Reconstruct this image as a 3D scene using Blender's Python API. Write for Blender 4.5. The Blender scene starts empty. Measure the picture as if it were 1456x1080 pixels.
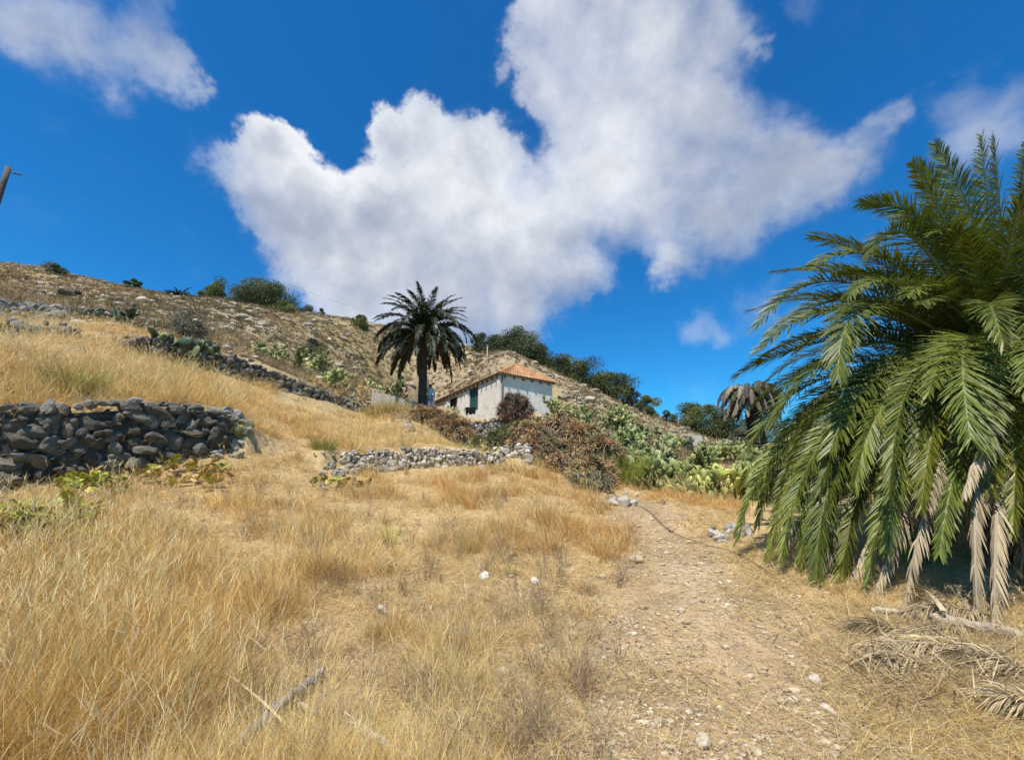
import bpy, bmesh, math, random
import numpy as np
from mathutils import Vector, Matrix

RNG = np.random.default_rng(7)
random.seed(7)
C = bpy.context.scene.collection
scene = bpy.context.scene
R = math.radians

# ------------------------------------------------------------------ camera
F = 600.0
PITCH = R(13.5)
CP, SP = math.cos(PITCH), math.sin(PITCH)
CAMZ = 1.6
cam_d = bpy.data.cameras.new('camera')
cam_d.sensor_width = 36.0
cam_d.lens = F / 1456 * 36.0
cam_d.clip_start = 0.05
cam_d.clip_end = 3000
cam = bpy.data.objects.new('camera', cam_d)
cam.location = (0, 0, CAMZ)
cam.rotation_euler = (math.pi / 2 + PITCH, 0, 0)
C.objects.link(cam)
scene.camera = cam

# ------------------------------------------------------------------ view, sun, world
scene.view_settings.view_transform = 'Standard'
scene.view_settings.look = 'None'
scene.view_settings.exposure = 0.47
scene.view_settings.gamma = 1.0
scene.cycles.use_denoising = True
scene.cycles.max_bounces = 8
scene.cycles.transparent_max_bounces = 8
scene.cycles.diffuse_bounces = 3

SUN_EL = R(62)
SUN_H = np.array([-0.38, -0.925])
SUN_DIR = np.array([SUN_H[0] * math.cos(SUN_EL), SUN_H[1] * math.cos(SUN_EL), math.sin(SUN_EL)])
sun_d = bpy.data.lights.new('sun', 'SUN')
sun_d.energy = 4.9
sun_d.angle = R(0.5)
sun_d.color = (1.0, 0.955, 0.88)
sun = bpy.data.objects.new('sun', sun_d)
sun.rotation_euler = Vector(SUN_DIR).to_track_quat('Z', 'Y').to_euler()
sun.location = (-20, -30, 60)
C.objects.link(sun)


def pxdir(px, py):
    px = np.asarray(px, float); py = np.asarray(py, float)
    a = (px - 728) / F
    v = (540 - py) / F
    return np.stack([a, CP - v * SP, SP + v * CP], -1)


def P(px, py, y):
    d = pxdir(px, py)
    y = np.asarray(y, float)
    k = y / d[..., 1]
    return d * k[..., None] + np.array([0, 0, CAMZ])


def proj(p):
    p = np.asarray(p, float) - np.array([0, 0, CAMZ])
    f = p[..., 1] * CP + p[..., 2] * SP
    u = -p[..., 1] * SP + p[..., 2] * CP
    f = np.where(np.abs(f) < 1e-4, 1e-4, f)
    return 728 + F * p[..., 0] / f, 540 - F * u / f, f


def build_world():
    w = bpy.data.worlds.new('World')
    scene.world = w
    w.use_nodes = True
    nt = w.node_tree
    nt.nodes.clear()
    L = nt.links.new

    def node(t, op=None, **kw):
        n = nt.nodes.new(t)
        if op:
            n.operation = op
        for k, v in kw.items():
            setattr(n, k, v)
        return n

    def sock(s, v):
        if isinstance(v, (int, float)):
            s.default_value = v
        elif isinstance(v, (tuple, list)):
            s.default_value = v
        else:
            L(v, s)

    def M(op, a, b=None, c=None, clamp=False):
        n = node('ShaderNodeMath', op)
        n.use_clamp = clamp
        sock(n.inputs[0], a)
        if b is not None: sock(n.inputs[1], b)
        if c is not None: sock(n.inputs[2], c)
        return n.outputs[0]

    def VM(op, a, b=None, out=0):
        n = node('ShaderNodeVectorMath', op)
        sock(n.inputs[0], a)
        if b is not None: sock(n.inputs[1], b)
        return n.outputs[out]

    def MR(v, a, b, c, d, smooth=True):
        n = node('ShaderNodeMapRange')
        n.interpolation_type = 'SMOOTHSTEP' if smooth else 'LINEAR'
        sock(n.inputs['Value'], v)
        for k, q in zip(('From Min', 'From Max', 'To Min', 'To Max'), (a, b, c, d)):
            n.inputs[k].default_value = q
        return n.outputs[0]

    def MIX(f, a, b, blend='MIX'):
        n = node('ShaderNodeMix')
        n.data_type = 'RGBA'
        n.blend_type = blend
        sock(n.inputs[0], f); sock(n.inputs[6], a); sock(n.inputs[7], b)
        return n.outputs[2]

    sky = node('ShaderNodeTexSky')
    sky.sky_type = 'NISHITA'
    sky.sun_disc = False
    sky.sun_elevation = SUN_EL
    sky.sun_rotation = math.atan2(SUN_DIR[0], SUN_DIR[1])
    sky.altitude = 300
    sky.air_density = 1.0
    sky.dust_density = 0.3
    sky.ozone_density = 2.0
    tc = node('ShaderNodeTexCoord')
    dvec = tc.outputs['Generated']
    # saturated processed blue
    hs = node('ShaderNodeHueSaturation')
    hs.inputs['Saturation'].default_value = 1.25
    hs.inputs['Value'].default_value = 1.0
    L(sky.outputs[0], hs.inputs['Color'])
    tint = MIX(1.0, hs.outputs[0], SKY_TINT, 'MULTIPLY')
    bg_s = node('ShaderNodeBackground')
    L(tint, bg_s.inputs[0])
    bg_s.inputs[1].default_value = 0.1

    # billowing warp of the direction
    def noise(scale, detail, rough, vec=dvec, out=1):
        n = node('ShaderNodeTexNoise')
        n.inputs['Scale'].default_value = scale
        n.inputs['Detail'].default_value = detail
        n.inputs['Roughness'].default_value = rough
        L(vec, n.inputs['Vector'])
        return n.outputs[out]
    nA = noise(5.5, 5, 0.62)
    off = VM('SUBTRACT', nA, (0.5, 0.5, 0.5))
    sc = node('ShaderNodeVectorMath', 'SCALE')
    L(off, sc.inputs[0]); sc.inputs['Scale'].default_value = 0.20
    dw = VM('ADD', dvec, sc.outputs[0])
    acc, accs = 0.0, 0.0
    up = Vector((-0.45, -0.25, 1.0)).normalized()
    for (px, py, r, wt) in CLOUDS:
        d = Vector(pxdir(px, py)).normalized()
        ang2 = 1 + ((px - 728) / F) ** 2 + ((540 - py) / F) ** 2
        rr = r / F / ang2 ** 0.75 * 1.30
        dist = VM('DISTANCE', dw, tuple(d), out=1)
        q = M('MULTIPLY_ADD', M('MULTIPLY', dist, dist), -1.0 / rr ** 2, 1.0, clamp=True)
        q2 = M('MULTIPLY', q, q)
        acc = M('MULTIPLY_ADD', q2, float(wt), acc)
        accs = M('MULTIPLY_ADD', q2, float(wt * d.dot(up)), accs)
    nB = noise(13.0, 6, 0.62, out=0)
    nC = noise(2.8, 3, 0.5, out=0)
    dens = M('ADD', acc, M('MULTIPLY_ADD', nB, 0.55, -0.275))
    sharp = MR(dens, 0.15, 0.60, 0, 1)
    soft = MR(dens, 0.0, 1.8, 0, 1)
    # unseen broken cloud added behind the camera to whiten the fill light
    sb = node('ShaderNodeSeparateXYZ'); L(dvec, sb.inputs[0])
    back = MR(sb.outputs['Y'], 0.12, -0.25, 0, 1)
    nD = noise(2.6, 5, 0.6, out=0)
    dens = M('ADD', dens, M('MULTIPLY', back, MR(nD, 0.44, 0.60, 0, 0.5)))
    # softer on the right hand and lower sides, crisp on the left
    sx = node('ShaderNodeSeparateXYZ'); L(dvec, sx.inputs[0])
    side = MR(sx.outputs['X'], -0.50, 0.45, 0, 1)
    side = M('MAXIMUM', side, MR(sx.outputs['X'], -0.42, -0.55, 0, 1))
    side = M('MAXIMUM', side, MR(sx.outputs['Z'], 0.50, 0.26, 0, 0.8))
    al = node('ShaderNodeMix'); al.data_type = 'FLOAT'
    L(side, al.inputs[0]); L(sharp, al.inputs[2]); L(soft, al.inputs[3])
    alpha = M('MULTIPLY', al.outputs[0], 0.97)
    # side of the puff that faces the sun
    ds = VM('DOT_PRODUCT', dw, tuple(up), out=1)
    offs = M('SUBTRACT', ds, M('DIVIDE', accs, M('ADD', acc, 0.001)))
    nE = noise(7.0, 4, 0.55, out=0)
    lit = M('MULTIPLY_ADD', offs, 5.5, 0.53)
    lit = M('ADD', lit, M('MULTIPLY_ADD', nC, 1.5, -0.75))
    lit = M('ADD', lit, M('MULTIPLY_ADD', nE, 0.9, -0.45))
    lit = M('ADD', lit, M('MULTIPLY_ADD', nB, 0.30, -0.15))
    thick = MR(acc, 0.4, 2.4, 0.12, -0.30)
    br = MR(M('ADD', lit, thick), 0.0, 1.0, 0, 1)
    ccol = MIX(br, CLOUD_DARK, CLOUD_LIT)
    bg_c = node('ShaderNodeBackground')
    L(ccol, bg_c.inputs[0])
    bg_c.inputs[1].default_value = 1.0
    mx = node('ShaderNodeMixShader')
    L(alpha, mx.inputs[0]); L(bg_s.outputs[0], mx.inputs[1]); L(bg_c.outputs[0], mx.inputs[2])
    out = node('ShaderNodeOutputWorld')
    L(mx.outputs[0], out.inputs[0])
    w.cycles.sampling_method = 'MANUAL'
    w.cycles.sample_map_resolution = 512


SKY_TINT = (0.24, 0.93, 1.22, 1)
CLOUD_DARK = (0.285, 0.325, 0.41, 1)
CLOUD_LIT = (0.72, 0.73, 0.74, 1)
CLOUDS = [
    # left puff
    (335, 245, 52, 1), (385, 200, 44, 1), (415, 255, 72, 1), (360, 300, 50, 1), (475, 285, 80, 1), (410, 345, 55, .9),
    # middle puff
    (545, 180, 42, 1), (598, 165, 48, 1), (560, 245, 75, 1), (645, 210, 62, 1), (700, 215, 52, 1), (690, 275, 75, 1),
    (530, 330, 90, 1), (630, 320, 100, 1), (730, 340, 90, 1), (480, 390, 65, .9), (570, 410, 85, 1), (680, 420, 85, 1),
    (780, 400, 75, 1), (840, 400, 48, .9), (620, 470, 70, .9), (480, 440, 50, .7), (735, 460, 50, .8), (500, 470, 50, .6),
    # right hand mass
    (745, 40, 60, 1), (830, -10, 100, 1), (950, 0, 110, 1), (1035, 50, 58, 1), (1078, 62, 24, .8), (755, 110, 48, 1),
    (820, 130, 80, 1), (920, 110, 100, 1), (1010, 150, 70, 1), (830, 220, 75, 1), (930, 225, 100, 1), (1040, 230, 85, 1),
    (1110, 215, 55, .9), (1125, 275, 65, 1), (1050, 310, 60, .9), (880, 300, 80, 1), (980, 330, 75, .9), (960, 375, 38, .7),
    (938, 400, 22, .5), (800, 300, 65, 1), (1185, 255, 60, .8), (1238, 217, 48, .7), (1272, 178, 36, .6), (1292, 152, 24, .55),
    # thin wisps
    (60, 35, 90, .62), (140, 55, 70, .5), (0, 20, 100, .7), (205, 85, 62, .6), (245, 115, 50, .6), (190, 138, 42, .5), (278, 140, 34, .55), (215, 20, 40, .35),
    (1368, 125, 48, .62), (1445, 130, 62, .6), (1405, 195, 60, .5), (1480, 190, 70, .55), (982, 468, 32, .62), (1022, 474, 24, .55), (1060, 438, 38, .5), (1090, 415, 26, .4),
    (400, 415, 40, .4), (600, 8, 22, .3), (1140, 5, 24, .32), (1010, 570, 60, .2), (700, 100, 22, .4),
]
build_world()

# ------------------------------------------------------------------ numpy helpers


def hash2(ix, iy, seed):
    h = (ix.astype(np.int64) * 374761393 + iy.astype(np.int64) * 668265263 + seed * 1442695041) & 0x7fffffff
    h = ((h ^ (h >> 13)) * 1274126177) & 0x7fffffff
    return ((h ^ (h >> 16)) & 0xffff) / 65535.0


def vnoise(x, y, scale, seed=0):
    x = np.asarray(x, float) / scale; y = np.asarray(y, float) / scale
    ix = np.floor(x); iy = np.floor(y)
    fx = x - ix; fy = y - iy
    fx = fx * fx * (3 - 2 * fx); fy = fy * fy * (3 - 2 * fy)
    a = hash2(ix, iy, seed); b = hash2(ix + 1, iy, seed); c = hash2(ix, iy + 1, seed); d = hash2(ix + 1, iy + 1, seed)
    return (a * (1 - fx) + b * fx) * (1 - fy) + (c * (1 - fx) + d * fx) * fy


def fbm(x, y, scale, oct=3, seed=0):
    s, amp, tot = 0, 1, 0
    for i in range(oct):
        s = s + amp * vnoise(x, y, scale / 2 ** i, seed + i * 17)
        tot += amp; amp *= .5
    return s / tot


def smooth(a, b, x):
    t = np.clip((x - a) / (b - a), 0, 1)
    return t * t * (3 - 2 * t)


class MB:
    """collects vertices, faces (any fixed size) and vertex colours into one mesh"""

    def __init__(self):
        self.v, self.c, self.f, self.n = [], [], [], 0

    def add(self, V, faces, col=(1, 1, 1), mi=0):
        V = np.asarray(V, float).reshape(-1, 3)
        col = np.asarray(col, float)
        if col.ndim == 1:
            col = np.broadcast_to(col, (len(V), 3))
        self.v.append(V); self.c.append(col)
        if not isinstance(faces, (list, tuple)):
            faces = [faces]
        for fa in faces:
            fa = np.asarray(fa, np.int64)
            if fa.size:
                self.f.append((fa + self.n, mi))
        self.n += len(V)
        return self

    def build(self, name, mats, parent=None, smooth_shade=True, link=True):
        V = np.concatenate(self.v); col = np.concatenate(self.c)
        if parent is not None:
            V = V - np.array(root_loc(parent))
        loops = np.concatenate([f.ravel() for f, _ in self.f])
        tot = np.concatenate([np.full(len(f), f.shape[1], np.int32) for f, _ in self.f])
        mi = np.concatenate([np.full(len(f), m, np.int32) for f, m in self.f])
        me = bpy.data.meshes.new(name)
        me.vertices.add(len(V)); me.vertices.foreach_set('co', V.astype(np.float32).ravel())
        me.loops.add(len(loops)); me.loops.foreach_set('vertex_index', loops.astype(np.int32))
        me.polygons.add(len(tot))
        st = np.zeros(len(tot), np.int32); st[1:] = np.cumsum(tot)[:-1]
        me.polygons.foreach_set('loop_start', st)
        me.polygons.foreach_set('material_index', mi)
        me.polygons.foreach_set('use_smooth', np.full(len(tot), smooth_shade))
        ca = me.color_attributes.new('Col', 'FLOAT_COLOR', 'POINT')
        ca.data.foreach_set('color', np.concatenate([col, np.ones((len(col), 1))], 1).astype(np.float32).ravel())
        if not isinstance(mats, (list, tuple)):
            mats = [mats]
        for m in mats:
            me.materials.append(m)
        me.update(calc_edges=True)
        o = bpy.data.objects.new(name, me)
        if link:
            C.objects.link(o)
        if parent is not None:
            o.parent = parent
        return o


def root_loc(o):
    l = Vector((0, 0, 0))
    while o is not None:
        l = l + o.location
        o = o.parent
    return l


def thing(name, label, cat, loc, group=None):
    o = bpy.data.objects.new(name, None)
    o.empty_display_size = 0.3
    o.location = tuple(float(q) for q in loc)
    C.objects.link(o)
    return tag(o, label, cat, group)


def tag(o, label=None, cat=None, group=None, kind=None):
    if label: o['label'] = label
    if cat: o['category'] = cat
    if group: o['group'] = group
    if kind: o['kind'] = kind
    return o


def tube(mb, pts, rad, col=(1, 1, 1), n=8, mi=0, cap=True):
    pts = np.asarray(pts, float)
    rad = np.broadcast_to(np.asarray(rad, float), (len(pts),))
    T = np.gradient(pts, axis=0)
    T /= np.linalg.norm(T, axis=1, keepdims=True) + 1e-9
    ref = np.array([0, 0, 1.0]) if abs(T[0, 2]) < .9 else np.array([1.0, 0, 0])
    rings = []
    A = np.cross(T[0], ref); A /= np.linalg.norm(A)
    for i in range(len(pts)):
        A = A - T[i] * A.dot(T[i]); A /= np.linalg.norm(A) + 1e-9
        B = np.cross(T[i], A)
        th = np.arange(n) * 2 * np.pi / n
        rings.append(pts[i] + rad[i] * (np.cos(th)[:, None] * A + np.sin(th)[:, None] * B))
    V = np.concatenate(rings)
    k = np.arange(n)
    fs = []
    for i in range(len(pts) - 1):
        fs.append(np.stack([i * n + k, i * n + (k + 1) % n, (i + 1) * n + (k + 1) % n, (i + 1) * n + k], 1))
    faces = [np.concatenate(fs)]
    if cap:
        faces.append(np.arange(n)[::-1][None]); faces.append((np.arange(n) + (len(pts) - 1) * n)[None])
    c = np.asarray(col, float)
    if c.ndim == 2:
        c = np.repeat(c, n, 0)
    mb.add(V, faces, c, mi)


BOXF = np.array([[0, 3, 2, 1], [4, 5, 6, 7], [0, 1, 5, 4], [1, 2, 6, 5], [2, 3, 7, 6], [3, 0, 4, 7]])


def prism(mb, quad, z0, z1, col=(1, 1, 1), mi=0):
    """quad: four xy corners counter-clockwise; z0/z1 numbers"""
    q = np.asarray(quad, float)
    V = np.concatenate([np.c_[q, np.full(4, z0)], np.c_[q, np.full(4, z1)]])
    mb.add(V, BOXF, col, mi)


_ico = {}


def ico(sub):
    if sub not in _ico:
        bm = bmesh.new(); bmesh.ops.create_icosphere(bm, subdivisions=sub, radius=1)
        bm.verts.ensure_lookup_table()
        V = np.array([v.co[:] for v in bm.verts]); Fa = np.array([[v.index for v in f.verts] for f in bm.faces])
        bm.free(); _ico[sub] = (V, Fa)
    return _ico[sub]


def rock(size, sub=2, rng=RNG, facets=11, rough=.07, flat=0.38):
    """an angular weathered stone: a ball cut by random planes, then dented"""
    V, Fa = ico(sub)
    pn = rng.normal(size=(facets, 3)); pn /= np.linalg.norm(pn, axis=1, keepdims=True)
    pd = rng.uniform(flat, .95, facets)
    dots = V @ pn.T
    r = np.where(dots > .05, pd / np.maximum(dots, .05), 9).min(1)
    r = np.minimum(r, 1.0)
    if rough:
        ph = rng.uniform(0, 6.28, 6); k = rng.normal(size=(6, 3)) * 4
        r = r * (1 + rough * np.sin(V @ k.T + ph).mean(1) * 2)
    return V * r[:, None] * np.asarray(size), Fa


def rotm(ax, ay, az):
    return np.array(Matrix.Rotation(az, 3, 'Z') @ Matrix.Rotation(ay, 3, 'Y') @ Matrix.Rotation(ax, 3, 'X'))


# ------------------------------------------------------------------ materials


def newmat(name):
    m = bpy.data.materials.new(name)
    m.use_nodes = True
    nt = m.node_tree
    nt.nodes.clear()
    return m, nt


def surf(name, rough=.85, spec=.3, noise=None, bump=None, trans=0.0, speck=None, use_col=True, base=(1, 1, 1), trans_tint=(1, 1, 1)):
    """Principled material driven by the 'Col' attribute.
    noise: list of (scale, lo, hi, detail) multiplied into the colour; bump: (scale, strength, dist);
    speck: (scale, threshold lo, hi, colour, factor) blotches of another colour"""
    m, nt = newmat(name)
    L = nt.links.new
    out = nt.nodes.new('ShaderNodeOutputMaterial')
    pb = nt.nodes.new('ShaderNodeBsdfPrincipled')
    pb.inputs['Roughness'].default_value = rough
    pb.inputs['Specular IOR Level'].default_value = spec
    if use_col:
        at = nt.nodes.new('ShaderNodeAttribute'); at.attribute_name = 'Col'
        col = at.outputs['Color']
    else:
        rgb = nt.nodes.new('ShaderNodeRGB'); rgb.outputs[0].default_value = (*base, 1)
        col = rgb.outputs[0]
    geo = nt.nodes.new('ShaderNodeNewGeometry')
    pos = geo.outputs['Position']
    for (sc, lo, hi, det) in (noise or []):
        n = nt.nodes.new('ShaderNodeTexNoise')
        n.inputs['Scale'].default_value = sc; n.inputs['Detail'].default_value = det; n.inputs['Roughness'].default_value = .65
        L(pos, n.inputs['Vector'])
        mr = nt.nodes.new('ShaderNodeMapRange')
        mr.inputs['From Min'].default_value = .28; mr.inputs['From Max'].default_value = .72
        mr.inputs['To Min'].default_value = lo; mr.inputs['To Max'].default_value = hi
        L(n.outputs[0], mr.inputs['Value'])
        mx = nt.nodes.new('ShaderNodeMix'); mx.data_type = 'RGBA'; mx.blend_type = 'MULTIPLY'; mx.inputs[0].default_value = 1
        L(col, mx.inputs[6]); L(mr.outputs[0], mx.inputs[7])
        col = mx.outputs[2]
    for (sc, lo, hi, c2, fac) in (speck or []):
        n = nt.nodes.new('ShaderNodeTexNoise')
        n.inputs['Scale'].default_value = sc; n.inputs['Detail'].default_value = 6; n.inputs['Roughness'].default_value = .7
        L(pos, n.inputs['Vector'])
        mr = nt.nodes.new('ShaderNodeMapRange')
        mr.inputs['From Min'].default_value = lo; mr.inputs['From Max'].default_value = hi; mr.inputs['To Max'].default_value = fac
        L(n.outputs[0], mr.inputs['Value'])
        mx = nt.nodes.new('ShaderNodeMix'); mx.data_type = 'RGBA'
        L(mr.outputs[0], mx.inputs[0]); L(col, mx.inputs[6]); mx.inputs[7].default_value = (*c2, 1)
        col = mx.outputs[2]
    L(col, pb.inputs['Base Color'])
    if bump:
        prev = None
        for (sc, st, di) in bump:
            n = nt.nodes.new('ShaderNodeTexNoise')
            n.inputs['Scale'].default_value = sc; n.inputs['Detail'].default_value = 6; n.inputs['Roughness'].default_value = .7
            L(pos, n.inputs['Vector'])
            b = nt.nodes.new('ShaderNodeBump'); b.inputs['Strength'].default_value = st; b.inputs['Distance'].default_value = di
            L(n.outputs[0], b.inputs['Height'])
            if prev is not None:
                L(prev, b.inputs['Normal'])
            prev = b.outputs[0]
        L(prev, pb.inputs['Normal'])
    sh = pb.outputs[0]
    if trans:
        tr = nt.nodes.new('ShaderNodeBsdfTranslucent')
        tm = nt.nodes.new('ShaderNodeMix'); tm.data_type = 'RGBA'; tm.blend_type = 'MULTIPLY'; tm.inputs[0].default_value = 1
        L(col, tm.inputs[6]); tm.inputs[7].default_value = (*trans_tint, 1)
        L(tm.outputs[2], tr.inputs[0])
        ms = nt.nodes.new('ShaderNodeMixShader'); ms.inputs[0].default_value = trans
        L(sh, ms.inputs[1]); L(tr.outputs[0], ms.inputs[2])
        sh = ms.outputs[0]
    L(sh, out.inputs[0])
    return m


M_ground = surf('dry_soil', rough=.95, spec=.1, noise=[(0.9, .8, 1.2, 4), (7, .7, 1.25, 6), (45, .6, 1.35, 6)], bump=[(6, .5, .06), (40, .7, .02)])
M_grass = surf('dry_grass', rough=.6, spec=.25, trans=.28, trans_tint=(1.25, 1.0, .7))
M_stone = surf('basalt', rough=.9, spec=.2, noise=[(5, .6, 1.35, 5), (30, .65, 1.3, 5)], bump=[(9, .5, .03), (45, .5, .012)],
               speck=[(11, .60, .72, (.42, .41, .36), .65), (60, .66, .74, (.5, .48, .4), .5)])
M_palestone = surf('pale_stone', rough=.9, spec=.2, noise=[(8, .75, 1.2, 5), (50, .7, 1.25, 4)], bump=[(20, .4, .02)])
M_palm = surf('palm_leaf', rough=.45, spec=.3, trans=.15, trans_tint=(1.5, 1.5, .5))
M_deadpalm = surf('dead_palm_leaf', rough=.7, spec=.2, trans=.15)
M_bark = surf('palm_bark', rough=.95, spec=.1, noise=[(6, .6, 1.3, 4), (40, .6, 1.3, 4)], bump=[(14, .9, .06)])
M_leaf = surf('foliage', rough=.55, spec=.3, trans=.2, trans_tint=(1.3, 1.4, .6))
M_aloe = surf('aloe_leaf', rough=.5, spec=.35, noise=[(9, .75, 1.25, 3)])
M_cactus = surf('cactus_pad', rough=.5, spec=.35, noise=[(9, .8, 1.2, 3)], speck=[(70, .66, .7, (.35, .33, .2), .5)])
M_wood = surf('weathered_wood', rough=.85, spec=.2, noise=[(12, .6, 1.3, 5), (70, .6, 1.3, 4)], bump=[(40, .6, .01)])
M_plaster = surf('old_plaster', rough=.9, spec=.15, noise=[(.8, .86, 1.06, 5), (5, .85, 1.08, 6)],
                 speck=[(1.1, .52, .72, (.40, .34, .27), .7), (5, .60, .72, (.38, .33, .26), .6)], bump=[(12, .3, .02)])
M_tile = surf('clay_tile', rough=.85, spec=.15, noise=[(3, .7, 1.2, 4), (25, .75, 1.2, 4)], speck=[(6, .62, .72, (.35, .3, .2), .5)])
M_paint = surf('door_paint', rough=.6, spec=.3, noise=[(14, .75, 1.2, 4)])
M_metal = surf('painted_metal', rough=.5, spec=.4, noise=[(20, .8, 1.15, 3)])
M_cloth = surf('cloth', rough=.9, spec=.1, noise=[(18, .8, 1.15, 3)])
M_skin = surf('skin', rough=.6, spec=.3)

# ------------------------------------------------------------------ terrain


class Poly:
    """a wall line in plan; behind it the ground is stepped up"""

    def __init__(self, pts, h, decay=6.0, width=.3):
        self.p = np.asarray(pts, float); self.h = np.asarray(h, float); self.decay = decay; self.width = width

    def step(self, x, y):
        x = np.asarray(x, float); y = np.asarray(y, float)
        best = np.full(x.shape, 1e9); sd = np.zeros(x.shape); hh = np.zeros(x.shape); over = np.zeros(x.shape)
        for i in range(len(self.p) - 1):
            a, b = self.p[i], self.p[i + 1]
            ab = b - a; l = np.hypot(*ab)
            tt = ((x - a[0]) * ab[0] + (y - a[1]) * ab[1]) / l ** 2
            tc = np.clip(tt, 0, 1)
            dx = x - (a[0] + tc * ab[0]); dy = y - (a[1] + tc * ab[1])
            d = np.hypot(dx, dy)
            s = (ab[0] * (y - a[1]) - ab[1] * (x - a[0])) / l
            m = d < best
            best = np.where(m, d, best)
            sd = np.where(m, s, sd)
            hh = np.where(m, self.h[i] * (1 - tc) + self.h[i + 1] * tc, hh)
            ex = np.where(tt < 0, -tt * l, np.where(tt > 1, (tt - 1) * l, 0))
            over = np.where(m, ex, over)
        s = np.where(sd > 0, best, -best)
        return hh * smooth(.0, self.width, s - .26) * np.exp(-np.maximum(s, 0) / self.decay) * np.exp(-(over / 1.2) ** 2)


def W(pts):
    return [P(a, b, d)[:2] for a, b, d in pts]


# wall lines: (pixel x, base pixel y, top pixel y, depth)
WALL1 = [(-420, 775, 590, 5.6), (-180, 735, 585, 6.0), (0, 703, 580, 6.6), (110, 690, 577, 7.3), (200, 672, 572, 8.0), (275, 655, 578, 8.7), (318, 645, 590, 9.2)]
WALLM = [(487, 672, 641, 10.9), (560, 668, 638, 11.4), (640, 667, 637, 12.0), (690, 668, 642, 12.4), (716, 664, 643, 12.6)]
WALLM2 = [(700, 650, 637, 13.0), (752, 668, 632, 12.9)]
WALL2 = [(-160, 490, 445, 9.6), (30, 486, 456, 10.6), (95, 495, 462, 11.3), (120, 497, 478, 12.2), (200, 502, 480, 13.2), (250, 510, 478, 14.4), (310, 526, 498, 15.6),
         (360, 545, 516, 17.2), (420, 563, 540, 19), (480, 578, 560, 21.2), (530, 590, 577, 23.2)]
WALLH = [(632, 642, 598, 21.5), (690, 640, 596, 21.2), (752, 630, 588, 21.8)]


def hgt(w):
    return [float(P(a, t, d)[2] - P(a, b, d)[2]) for a, b, t, d in w]


STEPS = [Poly([P(a, b, d)[:2] for a, b, t, d in w], np.array(hgt(w)) * k, dec)
         for w, k, dec in ((WALL1, .92, 5), (WALLM, .85, 3), (WALL2, .8, 5), (WALLH, .8, 5))]


def stepsum(x, y):
    return sum(p.step(x, y) for p in STEPS)


CTRL = [(0, 1080, 2.2), (728, 1080, 2.35), (1456, 1080, 2.5), (0, 900, 3.4), (400, 900, 3.6), (728, 900, 3.7), (1100, 900, 3.8), (1456, 900, 4.0),
        (0, 800, 4.6), (400, 800, 4.9), (728, 800, 5.2), (1000, 800, 5.4), (1200, 800, 5.6), (1456, 800, 6.2),
        (0, 722, 6.0), (300, 712, 7), (500, 712, 7.8), (728, 716, 8.1), (950, 722, 8.3),
        (0, 706, 6.5), (200, 675, 7.9), (335, 650, 9.3), (-200, 738, 5.9), (420, 660, 10.2),
        (480, 672, 10.8), (640, 668, 11.9), (740, 668, 12.4),
        (100, 574, 7.8), (100, 530, 9.2), (0, 562, 7.3), (280, 560, 10.2), (200, 515, 12.4), (0, 500, 9.8), (370, 600, 11.5),
        (420, 600, 14), (500, 618, 14.5), (600, 628, 14), (640, 632, 13.4), (560, 600, 19), (600, 579, 24), (500, 582, 22), (420, 566, 18.5), (300, 530, 15.2),
        (530, 592, 22.8), (350, 545, 16.8), (660, 648, 17.5), (720, 652, 17), (640, 596, 24.5), (700, 596, 24.5), (745, 594, 24.5), (711, 600, 28), (640, 580, 34), (785, 600, 31),
        (0, 458, 12.5), (100, 472, 13), (200, 474, 16), (0, 420, 25), (0, 376, 55), (200, 440, 28), (200, 415, 56), (330, 433, 58), (330, 490, 20),
        (400, 500, 28), (450, 450, 60), (530, 463, 60), (430, 535, 21), (530, 550, 27), (600, 520, 36), (600, 480, 60), (690, 502, 58), (690, 540, 40), (760, 523, 56),
        (850, 560, 54), (930, 589, 52), (1000, 612, 50), (1075, 630, 46), (1200, 650, 42), (-200, 345, 52), (-200, 420, 16),
        (880, 690, 13), (960, 703, 13.4), (1040, 713, 13), (800, 590, 27), (900, 613, 27), (1000, 640, 26), (1075, 650, 24), (900, 650, 18), (1000, 678, 16), (820, 560, 38),
        (900, 590, 40), (1000, 625, 38),
        (760, 662, 13.4), (860, 697, 12), (800, 640, 17), (860, 703, 11.3), (950, 762, 7.3),
        (1400, 850, 5.1), (1250, 722, 9), (1456, 722, 9.2), (1456, 690, 14), (1456, 672, 30), (1250, 690, 13)]
WPTS = [(-7.3, 39, 6.0), (-4, 33.5, 5.7), (-5.5, 36.3, 5.8), (-6.5, 33, 5.7), (-8.6, 37.5, 6.0), (-2.5, 30.5, 5.5), (-5, 30, 5.6), (-1, 34, 6.2), (-3, 38, 7), (0, -5, -.9), (-6, -5, -.3), (6, -5, -.9), (0, 0, 0), (-4, 0, .2), (4, 0, -.1), (-12, 0, .5), (-11, 3, .9), (-15, 4, 1.2), (-20, 10, 6), (-30, 20, 13), (-60, 40, 22.5), (-85, 55, 31),
        (15, 3, .2), (20, 8, .8), (40, 20, 1.5), (60, 45, 1), (30, -5, -1), (-25, -6, .6), (0, -40, -6), (-40, -40, -4), (40, -40, -8),
        (-110, 85, 36), (-70, 85, 34), (-30, 85, 29), (0, 85, 20), (30, 85, 9), (60, 85, 1), (110, 85, -4),
        (-110, 150, 24), (-40, 150, 16), (20, 150, 4), (100, 150, -10), (-60, 300, -20), (60, 300, -25), (0, 300, -22), (-250, 100, 40), (250, 100, -15), (-300, 300, -10), (300, 300, -30), (-200, -100, 0), (200, -100, -20)]
_c = np.array([P(*q) for q in CTRL] + [np.array(q, float) for q in WPTS])
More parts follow.
